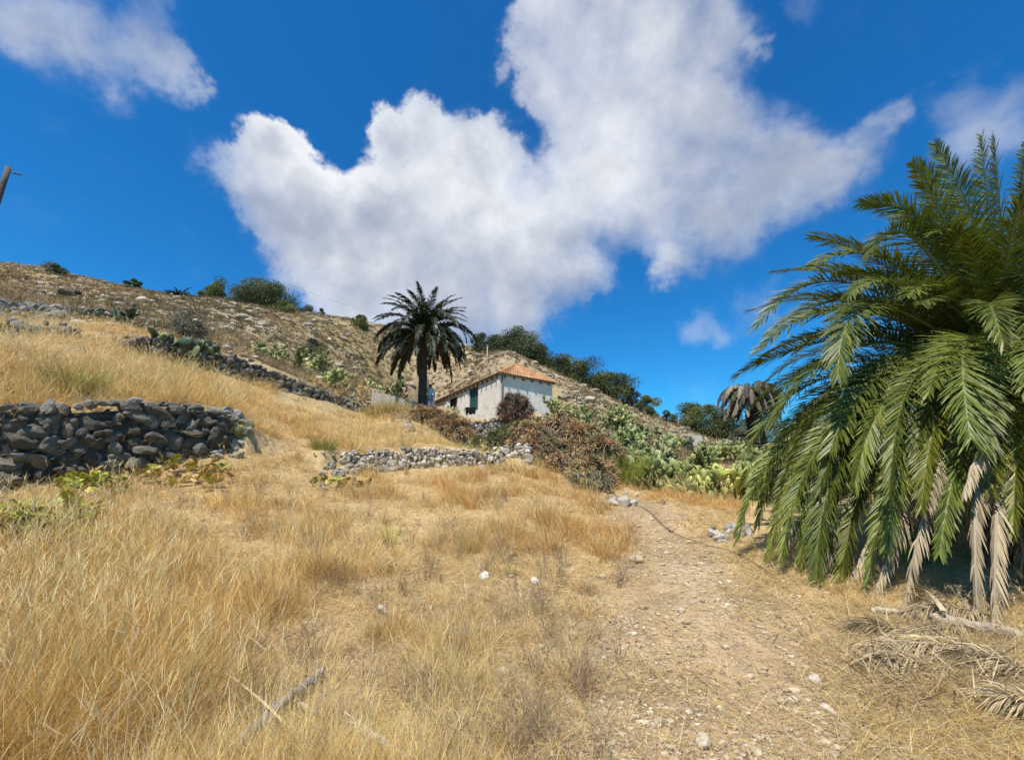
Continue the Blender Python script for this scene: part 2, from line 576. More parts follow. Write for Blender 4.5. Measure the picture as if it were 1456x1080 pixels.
_c[:, 2] -= stepsum(_c[:, 0], _c[:, 1])


def _phi(r2):
    return np.where(r2 > 1e-9, r2 * np.log(np.maximum(r2, 1e-9)), 0) * .5


# work in a compressed plan space so near detail and far hills are equally stiff
def warp(x, y):
    r = np.hypot(x, y) + 1e-6
    k = np.log1p(r / 6.0) * 6.0 / r
    return x * k, y * k


_wx, _wy = warp(_c[:, 0], _c[:, 1])
_K = _phi((_wx[:, None] - _wx) ** 2 + (_wy[:, None] - _wy) ** 2)
_n = len(_c)
_A = np.zeros((_n + 3, _n + 3))
_A[:_n, :_n] = _K + np.eye(_n) * .012
_A[:_n, _n:] = np.c_[np.ones(_n), _wx, _wy]
_A[_n:, :_n] = _A[:_n, _n:].T
_w = np.linalg.solve(_A, np.r_[_c[:, 2], 0, 0, 0])


def H0(x, y):
    x = np.asarray(x, float).ravel(); y = np.asarray(y, float).ravel()
    o = np.empty(len(x))
    for i in range(0, len(x), 40000):
        a, b = warp(x[i:i + 40000], y[i:i + 40000])
        o[i:i + 40000] = _phi((a[:, None] - _wx) ** 2 + (b[:, None] - _wy) ** 2) @ _w[:_n] + _w[_n] + a * _w[_n + 1] + b * _w[_n + 2]
    return o


def H(x, y):
    x = np.asarray(x, float); shp = x.shape
    x = x.ravel(); y = np.asarray(y, float).ravel()
    d = np.hypot(x, y)
    z = H0(x, y) + stepsum(x, y)
    a = np.clip(d / 12, .25, 1.8)
    z = z + (fbm(x, y, 1.6, 3, 3) - .5) * .16 * a + (vnoise(x, y, .35, 9) - .5) * .04
    far = smooth(22, 40, d)
    z = z + far * ((fbm(x, y, 7, 3, 21) - .5) * .9 + (vnoise(x, y * 1.6, 1.8, 33) - .5) * .5)
    return z.reshape(shp)


def Hs(x, y):
    return float(H(np.array([x]), np.array([y]))[0])


def hit(px, py, y0=1.5, y1=70):
    d = pxdir(px, py); d = d / d[1]
    ys = np.exp(np.linspace(math.log(y0), math.log(y1), 400))
    zs = CAMZ + d[2] * ys
    hs = H(d[0] * ys, ys)
    k = np.argmax(hs >= zs)
    if hs[k] < zs[k]:
        k = len(ys) - 1
    return np.array([d[0] * ys[k], ys[k], hs[k]])


PATH_PX = [(1085, 1120), (1060, 1060), (1020, 960), (975, 860), (965, 795), (925, 745), (868, 706), (800, 680), (745, 668)]
PATH = np.array([hit(a, b)[:2] for a, b in PATH_PX])
PATH_W = np.array([.95, .85, .75, .66, .6, .55, .45, .4, .35])


def path_d(x, y):
    """distance to the trodden path divided by its half width"""
    best = np.full(np.shape(x), 99.0)
    for i in range(len(PATH) - 1):
        a, b = PATH[i], PATH[i + 1]; ab = b - a
        t = np.clip(((x - a[0]) * ab[0] + (y - a[1]) * ab[1]) / (ab @ ab), 0, 1)
        d = np.hypot(x - a[0] - t * ab[0], y - a[1] - t * ab[1]) / (PATH_W[i] * (1 - t) + PATH_W[i + 1] * t)
        best = np.minimum(best, d)
    return best


def lerp(a, b, t):
    t = np.asarray(t)[..., None]
    return np.asarray(a) * (1 - t) + np.asarray(b) * t


def build_ground():
    def axis(near, far, n, mid):
        u = np.linspace(-1, 1, n)
        return u
    t = np.linspace(0, 1, 300)
    ys = np.r_[np.linspace(-60, -2, 14)[:-1], np.linspace(-2, 1.4, 12)[:-1], 1.4 * (320 / 1.4) ** (np.linspace(0, 1, 430))]
    u = np.linspace(-1, 1, 420)
    s = np.sign(u) * (np.abs(u) * .55 + .45 * np.abs(u) ** 3)
    half = np.maximum(9.0, 2.1 * np.maximum(ys, 0) + 6)
    half = half + np.where(ys < 0, -ys * 1.2, 0)
    X = s[None, :] * half[:, None]
    Y = np.broadcast_to(ys[:, None], X.shape)
    Z = H(X, Y)
    V = np.stack([X, Y, Z], -1).reshape(-1, 3)
    ny, nx = X.shape
    i = np.arange(ny - 1)[:, None] * nx + np.arange(nx - 1)[None]
    Fq = np.stack([i, i + 1, i + nx + 1, i + nx], -1).reshape(-1, 4)
    x, y = V[:, 0], V[:, 1]
    d = np.hypot(x, y)
    pd = path_d(x, y)
    n1 = fbm(x, y, 2.5, 3, 50); n2 = fbm(x, y, .5, 2, 61)
    straw = lerp((.40, .27, .12), (.52, .38, .20), n1)
    straw = lerp(straw, (.43, .32, .19), .8 * np.exp(-((x + .3) / 1.2) ** 2 - ((y - 3.3) / 1.4) ** 2))
    dirt = lerp((.31, .215, .12), (.43, .31, .185), n2)
    col = lerp(straw, dirt, smooth(1.7, .5, pd + (n2 - .5) * 1.2))
    hill = lerp((.25, .185, .105), (.40, .31, .195), fbm(x, y * 1.5, 5, 4, 71))
    hill = lerp(hill, np.array([.25, .19, .07]), .6 * smooth(.55, .75, fbm(x, y, 12, 3, 81)))
    col = lerp(col, hill, smooth(17, 27, d + (n1 - .5) * 6))
    mb = MB(); mb.add(V, Fq, col)
    o = mb.build('ground', M_ground)
    tag(o, kind='structure')


build_ground()

# ------------------------------------------------------------------ dry stone walls


def wall_interp(w, n):
    b = np.array([P(a, bb, d) for a, bb, t, d in w]); tz = np.array([P(a, t, d)[2] for a, bb, t, d in w])
    seg = np.r_[0, np.cumsum(np.hypot(*(b[1:, :2] - b[:-1, :2]).T))]
    s = np.linspace(0, seg[-1], n)
    return s, np.stack([np.interp(s, seg, b[:, k]) for k in range(3)], 1), np.interp(s, seg, tz)


def stone_wall(name, label, w, size, sub, tone, rng, thick=.45, caps=0, rag=.12, depthrand=.05, aspect=1.35, ncap_tone=1.25, mat=None, grow=1.0):
    s, B, T = wall_interp(w, 200)
    Ltot = s[-1]
    mid = B[100]
    t = thing(name, label, 'wall', (mid[0], mid[1], B[:, 2].min()))
    mb = MB()
    tang = np.gradient(B[:, :2], axis=0); tang /= np.linalg.norm(tang, axis=1, keepdims=True)

    def at(sv):
        i = np.interp(sv, s, np.arange(200)); k = int(min(198, i)); f = i - k
        p = B[k] * (1 - f) + B[k + 1] * f
        return p, T[k] * (1 - f) + T[k + 1] * f, tang[k]
    # dark rubble core behind the face
    n = 60
    q = [at(v) for v in np.linspace(.1, Ltot - .1, n)]
    core = []
    for p, tz, tg in q:
        nb = np.array([-tg[1], tg[0]])
        for off, z in ((.12, p[2] - .3), (.16, tz - .10), (.12 + thick, tz - .12), (.12 + thick, p[2] - .3)):
            core.append([*(p[:2] + nb * off), z])
    k = np.arange(n - 1)[:, None] * 4
    fq = np.concatenate([np.stack([k[:, 0] + a, k[:, 0] + 4 + a, k[:, 0] + 4 + (a + 1) % 4, k[:, 0] + (a + 1) % 4], 1) for a in range(4)])
    mb.add(core, [fq, np.array([[0, 1, 2, 3]]), np.array([[3, 2, 1, 0]]) + (n - 1) * 4], (.06, .055, .05))

    def put(m, p, tg, sz, rot, c):
        V, Fa = rock(sz, sub, rng, facets=int(rng.integers(9, 14)))
        Rm = rotm(*rot)
        ang = math.atan2(tg[1], tg[0])
        V = V @ Rm.T @ rotm(0, 0, ang).T + p
        m.add(V, Fa, c)

    h = -.12
    maxh = (T - B[:, 2]).max()
    row = 0
    while h < maxh - size * .15:
        rs = size * (1.35 - .6 * min(1, max(0, h / maxh))) * rng.uniform(.85, 1.1)
        sv = -rng.uniform(0, rs)
        while sv < Ltot + .05:
            big = rng.uniform(.55, 1.6)
            wd = rs * aspect * big; ht = rs * rng.uniform(.85, 1.15)
            c = sv + wd / 2
            p, tz, tg = at(min(max(c, 0), Ltot))
            zc = p[2] + h + ht / 2 + rng.uniform(-.25, .25) * ht
            nb = np.array([-tg[1], tg[0]])
            if zc + ht * .3 < tz + float(np.clip(rng.normal() * rag * .4, -.15, .06)):
                for back in ((0,) if zc + ht * .9 < tz else (0, .24, .46)):
                    if back > thick: continue
                    v = tone * rng.uniform(.55, 1.5)
                    hue = rng.uniform(-.05, .05)
                    put(mb, np.array([*(p[:2] + nb * (.12 + back + rng.uniform(-1, 1) * depthrand + .05 * (zc - p[2]))), zc]), tg,
                        (wd * .70, rs * rng.uniform(.5, .75), ht * .80), (rng.normal() * .3, rng.normal() * .28, rng.normal() * .35),
                        np.array([1.2 + hue, 1.02, .80 - hue]) * v * 1.1)
            for _k in range(2):
                c3 = sv + rng.uniform(0, wd); p3, tz3, tg3 = at(min(max(c3, 0), Ltot)); z3_ = p3[2] + h + rng.uniform(0, 1) * rs
                if z3_ < tz3 - .03 and rng.uniform() < .6:
                    nb3 = np.array([-tg3[1], tg3[0]]); s3 = rs * rng.uniform(.22, .4)
                    put(mb, np.array([*(p3[:2] + nb3 * (.10 + rng.uniform(-.03, .05))), z3_]), tg3, (s3 * 1.3, s3, s3 * .8), tuple(rng.normal(size=3) * .5), np.array([1.15, 1, .8]) * tone * rng.uniform(.5, 1.7))
            sv += wd * .93
        h += rs * .86
        row += 1
    mb.build('stonework', mat or M_stone, t, smooth_shade=False)
    for i in range(caps):
        c = (i + rng.uniform(.2, .8)) / caps * Ltot
        p, tz, tg = at(c)
        nb = np.array([-tg[1], tg[0]])
        sz = size * rng.uniform(.75, 1.25)
        m2 = MB()
        put(m2, np.array([*(p[:2] + nb * rng.uniform(.1, .4)), tz + sz * rng.uniform(.05, .25)]), tg,
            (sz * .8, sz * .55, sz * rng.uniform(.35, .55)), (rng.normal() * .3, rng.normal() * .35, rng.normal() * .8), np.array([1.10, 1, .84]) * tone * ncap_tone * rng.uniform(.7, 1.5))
        m2.build('capstone', mat or M_stone, t, smooth_shade=False)
    return t


rw = np.random.default_rng(3)
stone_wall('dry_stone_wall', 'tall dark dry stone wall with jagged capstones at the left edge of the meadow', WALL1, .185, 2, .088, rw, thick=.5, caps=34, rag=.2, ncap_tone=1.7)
stone_wall('dry_stone_wall', 'long dark dry stone wall climbing left from the palm trunk up the hillside', WALL2, .20, 2, .13, rw, thick=.45, caps=22, rag=.15)
stone_wall('dry_stone_wall', 'low pale rubble wall across the middle of the golden grass', WALLM, .105, 2, .27, rw, thick=.4, caps=10, rag=.14)
stone_wall('dry_stone_wall', 'short pale stone stub beside the brown aloe thicket', WALLM2, .15, 2, .32, rw, thick=.5, caps=4, rag=.14)
stone_wall('retaining_wall', 'rough grey retaining wall under the white house', WALLH, .13, 2, .20, rw, thick=.6, caps=6, rag=.25, aspect=1.6)


def rubble(name, label, cat, px0, px1, py0, py1, n, smin, smax, tone, rng, group=None, yrange=None):
    """a tumbled heap of stones as one thing"""
    ms = MB()
    pts = []
    for i in range(n):
        p = hit(rng.uniform(px0, px1), rng.uniform(py0, py1))
        pts.append(p)
    pts = np.array(pts)
    base = np.median(pts, 0)
    t = thing(name, label, cat, base, group)
    for p in pts:
        if abs(p[1] - base[1]) > 2.5: continue
        s = rng.uniform(smin, smax)
        V, Fa = rock((s * rng.uniform(.8, 1.3), s, s * rng.uniform(.5, .9)), 2, rng)
        V = V @ rotm(rng.normal() * .4, rng.normal() * .4, rng.uniform(0, 6)).T + p + np.array([0, 0, s * .3])
        ms = MB()
        ms.add(V, Fa, np.array([1.08, 1, .86]) * tone * rng.uniform(.6, 1.3))
        ms.build('stone', M_stone, t, smooth_shade=False)
    return t


rubble('rubble_heap', 'tumbled grey stones at the broken right end of the tall dark wall', 'rubble', 300, 352, 590, 652, 80, .07, .2, .26, rw)
rubble('rubble_heap', 'bleached rocks spilling below the left end of the low pale rubble wall', 'rubble', 456, 505, 660, 700, 46, .05, .12, .26, rw)
rubble('rubble_heap', 'flat grey stones lying where the path meets the big palm', 'rubble', 1008, 1068, 752, 774, 26, .05, .12, .30, rw)
rubble('rubble_heap', 'pale flat stones edging the path below the brown aloe thicket', 'rubble', 835, 905, 692, 722, 34, .05, .13, .36, rw)
rubble('rubble_heap', 'grey rocks at the upper left behind the long hillside wall', 'rubble', -20, 90, 436, 452, 26, .2, .45, .16, rw)
rubble('rubble_heap', 'row of weathered stones on the hillside above the left cactus', 'rubble', 48, 105, 438, 456, 30, .15, .3, .2, rw)

# ------------------------------------------------------------------ grass and ground litter


def blades(mb, pos, az, lean, h, w, curve, col, rng, segs=2, tipcol=1.0):
    n = len(pos)
    if n == 0: return
    ts = [0, .5, 1] if segs == 2 else [0, .38, .72, 1]
    dx, dy = np.cos(az), np.sin(az)
    a2 = rng.uniform(0, 2 * np.pi, n)
    wv = np.stack([np.cos(a2), np.sin(a2), np.zeros(n)], 1) * (w / 2)[:, None]
    cl = np.cos(np.clip(lean, 0, 1.5)); sl = np.sin(np.clip(lean, 0, 1.5))
    Vs, Cs = [], []
    for k, t in enumerate(ts):
        out = h * (sl * t + curve * t * t)
        up = h * (cl * t - .45 * curve * t * t)
        c = pos + np.stack([dx * out, dy * out, up], 1)
        f = [1, .85, .6][min(k, 2)]
        cc = col * (.9 + .1 * t * tipcol)
        if k == len(ts) - 1:
            Vs.append(c[:, None]); Cs.append(cc[:, None])
        else:
            Vs.append(np.stack([c - wv * f, c + wv * f], 1)); Cs.append(np.stack([cc, cc], 1))
    V = np.concatenate(Vs, 1); Cc = np.concatenate(Cs, 1)
    m = V.shape[1]
    b = (np.arange(n) * m)[:, None]
    quads = [b + np.array([[2 * k, 2 * k + 1, 2 * k + 3, 2 * k + 2]]) for k in range(len(ts) - 2)]
    tri = b + np.array([[m - 3, m - 2, m - 1]])
    mb.add(V.reshape(-1, 3), [np.concatenate(quads), tri], Cc.reshape(-1, 3))


GOLD = np.array([.61, .42, .125]); ORANGE = np.array([.55, .30, .07]); STRAW = np.array([.67, .51, .21]); PALE = np.array([.72, .58, .33]); OLIVE = np.array([.30, .27, .07]); GREY = np.array([.38, .30, .19])
# soft regions in the meadow: (px, py, rx, ry, height, density, colour)
REG = [(120, 900, 330, 200, .62, 1.3, GOLD), (60, 1030, 200, 140, .55, 1.4, GOLD), (350, 800, 260, 110, .52, 1.2, GOLD), (250, 730, 200, 45, .32, 1.0, ORANGE), (60, 740, 140, 40, .28, .8, GOLD),
       (620, 720, 230, 50, .55, 1.3, ORANGE), (780, 740, 110, 50, .5, 1.3, ORANGE), (860, 770, 50, 45, .42, 1.6, ORANGE), (640, 800, 150, 60, .40, .9, STRAW),
       (590, 930, 130, 90, .24, .22, STRAW), (760, 1020, 120, 80, .26, .25, STRAW), (830, 900, 90, 80, .16, .3, STRAW), (690, 1000, 60, 60, .34, .55, GOLD), (600, 1060, 150, 40, .34, .5, GOLD), (400, 980, 160, 90, .3, .8, STRAW), (740, 860, 90, 50, .2, .3, GREY), (330, 1040, 100, 60, .26, .5, STRAW),
       (560, 870, 50, 40, .45, .9, STRAW), (650, 960, 45, 45, .42, .8, STRAW),
       (1120, 830, 90, 50, .14, 1.0, STRAW), (1160, 920, 120, 60, .12, .9, STRAW), (1250, 1010, 260, 70, .17, .9, STRAW), (1400, 1050, 150, 60, .22, .9, GOLD),
       (970, 720, 110, 30, .42, 1.3, ORANGE), (1060, 760, 60, 25, .3, .9, ORANGE), (900, 700, 40, 30, .4, 1.1, GOLD),
       (150, 550, 230, 40, .78, 1.3, STRAW), (60, 500, 150, 30, .75, 1.3, PALE), (430, 610, 110, 50, .5, 1.2, GOLD), (540, 620, 110, 40, .5, 1.2, STRAW), (590, 600, 60, 25, .55, 1.2, STRAW),
       (380, 650, 90, 40, .38, 1.0, ORANGE), (460, 690, 90, 20, .3, .7, GOLD), (725, 640, 30, 20, .35, .9, GOLD), (690, 640, 50, 20, .3, .6, OLIVE), (180, 470, 80, 14, .3, 1.2, PALE), (20, 460, 60, 12, .3, 1.2, PALE)]


def region(px, py):
    n = len(px)
    ws = np.full(n, .02); hs = np.full(n, .02 * .3); ds = np.full(n, .02 * .5); cs = np.tile(STRAW * .02, (n, 1))
    for (cx, cy, rx, ry, h, d, c) in REG:
        w = np.exp(-(((px - cx) / rx) ** 2 + ((py - cy) / ry) ** 2) * 1.2)
        ws += w; hs += w * h; ds += w * d; cs += w[:, None] * c
    return hs / ws, ds / ws, cs / ws[:, None]


def scatter(n, y0, y1, amin, amax, rng):
    y = np.exp(rng.uniform(math.log(y0), math.log(y1), n))
    x = y * rng.uniform(amin, amax, n)
    return x, y


def seg(a, b, w):
    return (hit(*a)[:2], hit(*b)[:2], w)


# bare strips: round the lying branches and at the feet of the walls
CLEAR = [seg((330, 1095), (458, 968), .36), seg((505, 1045), (580, 1100), .2), seg((300, 625), (350, 645), .5), seg((462, 665), (505, 690), .5), seg((530, 672), (690, 672), .22),
         seg((840, 695), (905, 722), .4), seg((0, 712), (200, 680), .42), seg((200, 680), (330, 655), .4), seg((1010, 760), (1068, 772), .35), seg((430, 1015), (452, 1024), .15)]


def build_grass():
    rng = np.random.default_rng(11)
    # --- clumps of the dry meadow
    x, y = scatter(13500, 1.25, 26, -1.75, 1.5, rng)
    z = H(x, y)
    px, py, f = proj(np.stack([x, y, z], 1))
    hh, dd, cc = region(px, py)
    pd = path_d(x, y)
    keep = rng.uniform(0, 1, len(x)) < np.clip(dd, 0, 1.3) / 1.3 * smooth(.7, 1.6, pd + (fbm(x, y, .8, 2, 5) - .5) * 1.1) * np.maximum(.05 + .95 * smooth(.44, .55, fbm(x, y, .85, 3, 91)), .75 * smooth(690, 640, py))
    # no meadow on the hill, in the palm's shade, on the house terrace or inside the aloe
    keep &= ~((px > 1060) & (py < 780) & (y < 12)) & ~(np.hypot((x - 7.1) / 2.6, (y - 6.4) / 2.2) < 1)
    keep &= ~((y > 15) & (px < 340)) & ~((y > 21) & (px > 600)) & ~((px > 740) & (py < 668)) & ~((py < 540) & (px > 330))
    for (ax_, ay_), (bx_, by_), wd_ in CLEAR:
        tt = np.clip(((x - ax_) * (bx_ - ax_) + (y - ay_) * (by_ - ay_)) / ((bx_ - ax_) ** 2 + (by_ - ay_) ** 2), 0, 1)
        keep &= np.hypot(x - ax_ - tt * (bx_ - ax_), y - ay_ - tt * (by_ - ay_)) > wd_
    x, y, z, px, py, hh, cc = [q[keep] for q in (x, y, z, px, py, hh, cc)]
    d = np.hypot(x, y)
    mbs = {}
    names = {'meadow_grass': [], 'terrace_grass': []}
    nb = (np.where(d < 3.2, 190, np.where(d < 6, 140, 90)) * rng.uniform(.35, 1.3, len(x))).astype(int)
    tot = int(nb.sum())
    ci = np.repeat(np.arange(len(x)), nb)
    cr = .05 + .13 * rng.uniform(0, 1, len(x)) ** 1.5
    rad = cr[ci] * np.sqrt(rng.uniform(0, 1, tot)) * (1 + d[ci] * .05)
    th = rng.uniform(0, 2 * np.pi, tot)
    bx = x[ci] + rad * np.cos(th); by = y[ci] + rad * np.sin(th)
    bz = z[ci] - .03
    bh = .95 * hh[ci] * rng.uniform(.3, 1.1, tot) * (.5 + .8 * rng.uniform(0, 1, len(x)))[ci]
    wind = rng.normal(2.6, .9, tot)
    az = np.where(rng.uniform(0, 1, tot) < .3, wind, th + rng.normal(0, .7, tot))
    lean = np.abs(rng.normal(.12, .28, tot)) + rad * 2.6
    lean = np.where(rng.uniform(0, 1, tot) < .16, rng.uniform(.7, 1.35, tot), lean)
    curve = np.abs(rng.normal(.12, .2, tot))
    w = np.clip(.0010 + .00042 * d[ci], .0016, .010) * rng.uniform(.7, 1.4, tot)
    tv = smooth(.35, .65, fbm(x, y, 1.4, 3, 123))
    cc = lerp(cc * np.array([1.02, .92, .78]), cc * np.array([1.08, 1.13, 1.25]), tv)
    cl = cc[ci] * (.62 + .65 * rng.uniform(0, 1, len(x)))[ci][:, None] * rng.uniform(.7, 1.3, tot)[:, None]
    mixp = rng.uniform(0, 1, tot)
    ci_ = np.where(rng.uniform(0, 1, len(x)) < .10, 1, 0)[ci]
    cl = np.where((ci_ > 0)[:, None], cl * .35 + .65 * OLIVE * rng.uniform(.7, 1.4, tot)[:, None], cl)
    cl = np.where((mixp < .22)[:, None], PALE * rng.uniform(.7, 1.15, tot)[:, None], cl)
    cl = np.where((mixp > .97)[:, None], GREY * rng.uniform(.5, 1.0, tot)[:, None], cl)
    pos = np.stack([bx, by, bz], 1)
    near = d[ci] < 4.2
    up = (py[ci] < 640) & (y[ci] < 26)
    for nm, lab, msk in (('meadow_grass', 'tall dry golden grass covering the sloping meadow in front', ~up), ('terrace_grass', 'pale dry grass on the terraces above the stone walls', up)):
        mb = MB()
        for k, segs in ((near, 3), (~near, 2)):
            s = msk & k
            blades(mb, pos[s], az[s], lean[s], bh[s], w[s], curve[s], cl[s], rng, segs)
        # tall flowering stems with feathery heads
        st = np.where(rng.uniform(0, 1, len(x)) < .5)[0]
        pu = (py[st] < 640)
        st = st[pu if nm == 'terrace_grass' else ~pu]
        st = np.repeat(st, 3)
        n = len(st)
        sp = np.stack([x[st] + rng.normal(0, .08, n), y[st] + rng.normal(0, .08, n), z[st] - .02], 1)
        sh = (hh[st] * rng.uniform(1.1, 1.75, n)).clip(.15, .85)
        saz = rng.normal(2.5, .8, n); sl = np.abs(rng.normal(.2, .15, n)); sc = np.abs(rng.normal(.2, .18, n))
        scol = np.where((rng.uniform(0, 1, n) < .4)[:, None], PALE, STRAW) * rng.uniform(.7, 1.1, n)[:, None]
        blades(mb, sp, saz, sl, sh, np.clip(.001 + .0004 * d[st], .0014, .007), sc, scol, rng, 3)
        tip = sp + np.stack([np.cos(saz) * sh * (np.sin(sl) + sc), np.sin(saz) * sh * (np.sin(sl) + sc), sh * (np.cos(sl) - .45 * sc)], 1)
        for k in range(5):
            back = sp + np.stack([np.cos(saz) * sh * (np.sin(sl) * .85 + sc * .72), np.sin(saz) * sh * (np.sin(sl) * .85 + sc * .72), sh * (np.cos(sl) * .85 - .45 * sc * .72)], 1)
            q = back + (tip - back) * (k / 5)
            blades(mb, q, saz + rng.normal(0, 1.0, n), np.abs(rng.normal(.5, .25, n)), np.minimum(sh * .16, .09) * rng.uniform(.7, 1.3, n), np.clip(.0012 + .0005 * d[st], .0018, .008), rng.uniform(0, .3, n), scol * 1.05, rng, 2)
        o = mb.build(nm, M_grass, smooth_shade=False)
        tag(o, lab, kind='stuff')
    # --- brittle grey weed skeletons between the tussocks
    x, y = scatter(620, 1.6, 9, -1.5, .42, rng)
    k = (path_d(x, y) > .8)
    x, y = x[k], y[k]; z = H(x, y); m = len(x)
    mb = MB()
    nb = 16; ci = np.repeat(np.arange(m), nb); n = m * nb
    hh_ = rng.uniform(.12, .38, m)[ci]
    az = rng.uniform(0, 6.283, n); ln = np.abs(rng.normal(.45, .3, n))
    cw = np.array([[.30, .22, .15], [.42, .33, .22], [.20, .15, .11], [.5, .4, .24]])[rng.choice(4, m)][ci] * rng.uniform(.7, 1.2, n)[:, None]
    p0 = np.stack([x[ci] + rng.normal(0, .03, n), y[ci] + rng.normal(0, .03, n), z[ci] - .01], 1)
    hh_ = hh_ * rng.uniform(.6, 1.1, n)
    blades(mb, p0, az, ln, hh_, np.full(n, .0022) + .0004 * y[ci], rng.uniform(0, .2, n), cw, rng, 3)
    for q in (.45, .65, .85):
        pp = p0 + np.stack([np.cos(az) * hh_ * np.sin(ln) * q, np.sin(az) * hh_ * np.sin(ln) * q, hh_ * np.cos(ln) * q], 1)
        blades(mb, pp, az + rng.normal(0, 1.2, n), rng.uniform(.3, 1.2, n), hh_ * .3, np.full(n, .0018) + .0004 * y[ci], rng.uniform(0, .2, n), cw, rng, 2)
    o = mb.build('dry_weeds', M_grass, smooth_shade=False)
    tag(o, 'brittle branching dead weeds among the grass tussocks', kind='stuff')
    # --- matted straw lying between the clumps
    x, y = scatter(560000, 1.3, 17, -1.6, 1.5, rng)
    z = H(x, y)
    px, py, f = proj(np.stack([x, y, z], 1))
    pd = path_d(x, y)
    k = rng.uniform(0, 1, len(x)) < (.28 + .72 * smooth(.5, 1.6, pd + (fbm(x, y, .5, 2, 15) - .5) * 1.3)) * (.45 + .55 * smooth(.3, .55, fbm(x, y, .45, 2, 45)))
    k &= ~((px > 1060) & (py < 770) & (y < 12)) & ~(np.hypot((x - 7.3) / 2.2, (y - 6.6) / 1.9) < 1)
    x, y, z, px = x[k], y[k], z[k], px[k]
    n = len(x); d = np.hypot(x, y)
    t = rng.uniform(0, 1, n)[:, None]
    c = np.where(t < .5, STRAW, np.where(t < .75, PALE, np.where(t < .9, GREY, GOLD))) * rng.uniform(.6, 1.2, n)[:, None]
    mb = MB()
    blades(mb, np.stack([x, y, z + rng.uniform(0, .035, n)], 1), rng.uniform(0, 6.283, n), rng.uniform(1.05, 1.5, n), rng.uniform(.05, .24, n) * (1 + .04 * d),
           np.clip(.0011 + .0004 * d, .0016, .008) * rng.uniform(.7, 1.5, n), rng.uniform(0, .25, n), c, rng, 2)
    n = 1700
    q = np.array([hit(a_, b_) for a_, b_ in zip(rng.uniform(1225, 1500, 260), rng.uniform(875, 1010, 260))])
    q = q[rng.integers(0, 260, n)] + np.stack([rng.normal(0, .22, n), rng.normal(0, .16, n), np.zeros(n)], 1)
    q[:, 2] = H(q[:, 0], q[:, 1]) + rng.uniform(0, .09, n)
    blades(mb, q, rng.uniform(0, 6.283, n), rng.uniform(.8, 1.6, n), rng.uniform(.08, .34, n), rng.uniform(.004, .012, n), rng.uniform(-.2, .35, n),
           np.array([[.52, .42, .25], [.42, .33, .2], [.60, .48, .27], [.32, .24, .14]])[rng.choice(4, n)] * rng.uniform(.7, 1.2, n)[:, None], rng, 3)
    o = mb.build('straw_litter', M_grass, smooth_shade=False)
    tag(o, 'matted dead straw lying on the soil between the grass tufts', kind='stuff')
    # --- gravel on the path
    x, y = scatter(90000, 1.3, 13, -1.2, 1.35, rng)
    pd = path_d(x, y)
    k = rng.uniform(0, 1, len(x)) < smooth(2.6, .6, pd) * (.2 + .8 * smooth(.38, .6, fbm(x, y, .7, 2, 25)))
    k |= rng.uniform(0, 1, len(x)) < .06 + .5 * np.exp(-((x - .75) / .8) ** 2 - ((y - 2.6) / .7) ** 2) + .35 * np.exp(-((x + .25) / .8) ** 2 - ((y - 3.4) / .9) ** 2)
    x, y = x[k], y[k]; z = H(x, y)
    V0, F0 = ico(1)
    n = len(x)
    s = np.clip(np.exp(rng.normal(-4.85, .55, n)), .003, .036) * (1 + .05 * np.hypot(x, y))
    pn = rng.normal(size=(n, 6, 3)); pn /= np.linalg.norm(pn, axis=2, keepdims=True)
    dots = np.einsum('vk,njk->nvj', V0, pn)
    r = np.minimum(np.where(dots > .05, .65 / np.maximum(dots, .05), 9).min(2), 1)
    V = V0[None] * r[..., None] * s[:, None, None] * np.stack([rng.uniform(.8, 1.5, n), rng.uniform(.7, 1.2, n), rng.uniform(.4, .8, n)], 1)[:, None]
    V = V + np.stack([x, y, z + s * .25], 1)[:, None]
    c = lerp((.33, .245, .15), (.62, .51, .36), rng.uniform(0, 1, n) ** 1.2) * rng.uniform(.7, 1.15, n)[:, None]
    mb = MB(); mb.add(V.reshape(-1, 3), (F0[None] + (np.arange(n) * len(V0))[:, None, None]).reshape(-1, 3), np.repeat(c, len(V0), 0))
    o = mb.build('path_gravel', M_palestone, smooth_shade=False)
    tag(o, 'loose pale gravel scattered along the trodden path', kind='stuff')


build_grass()


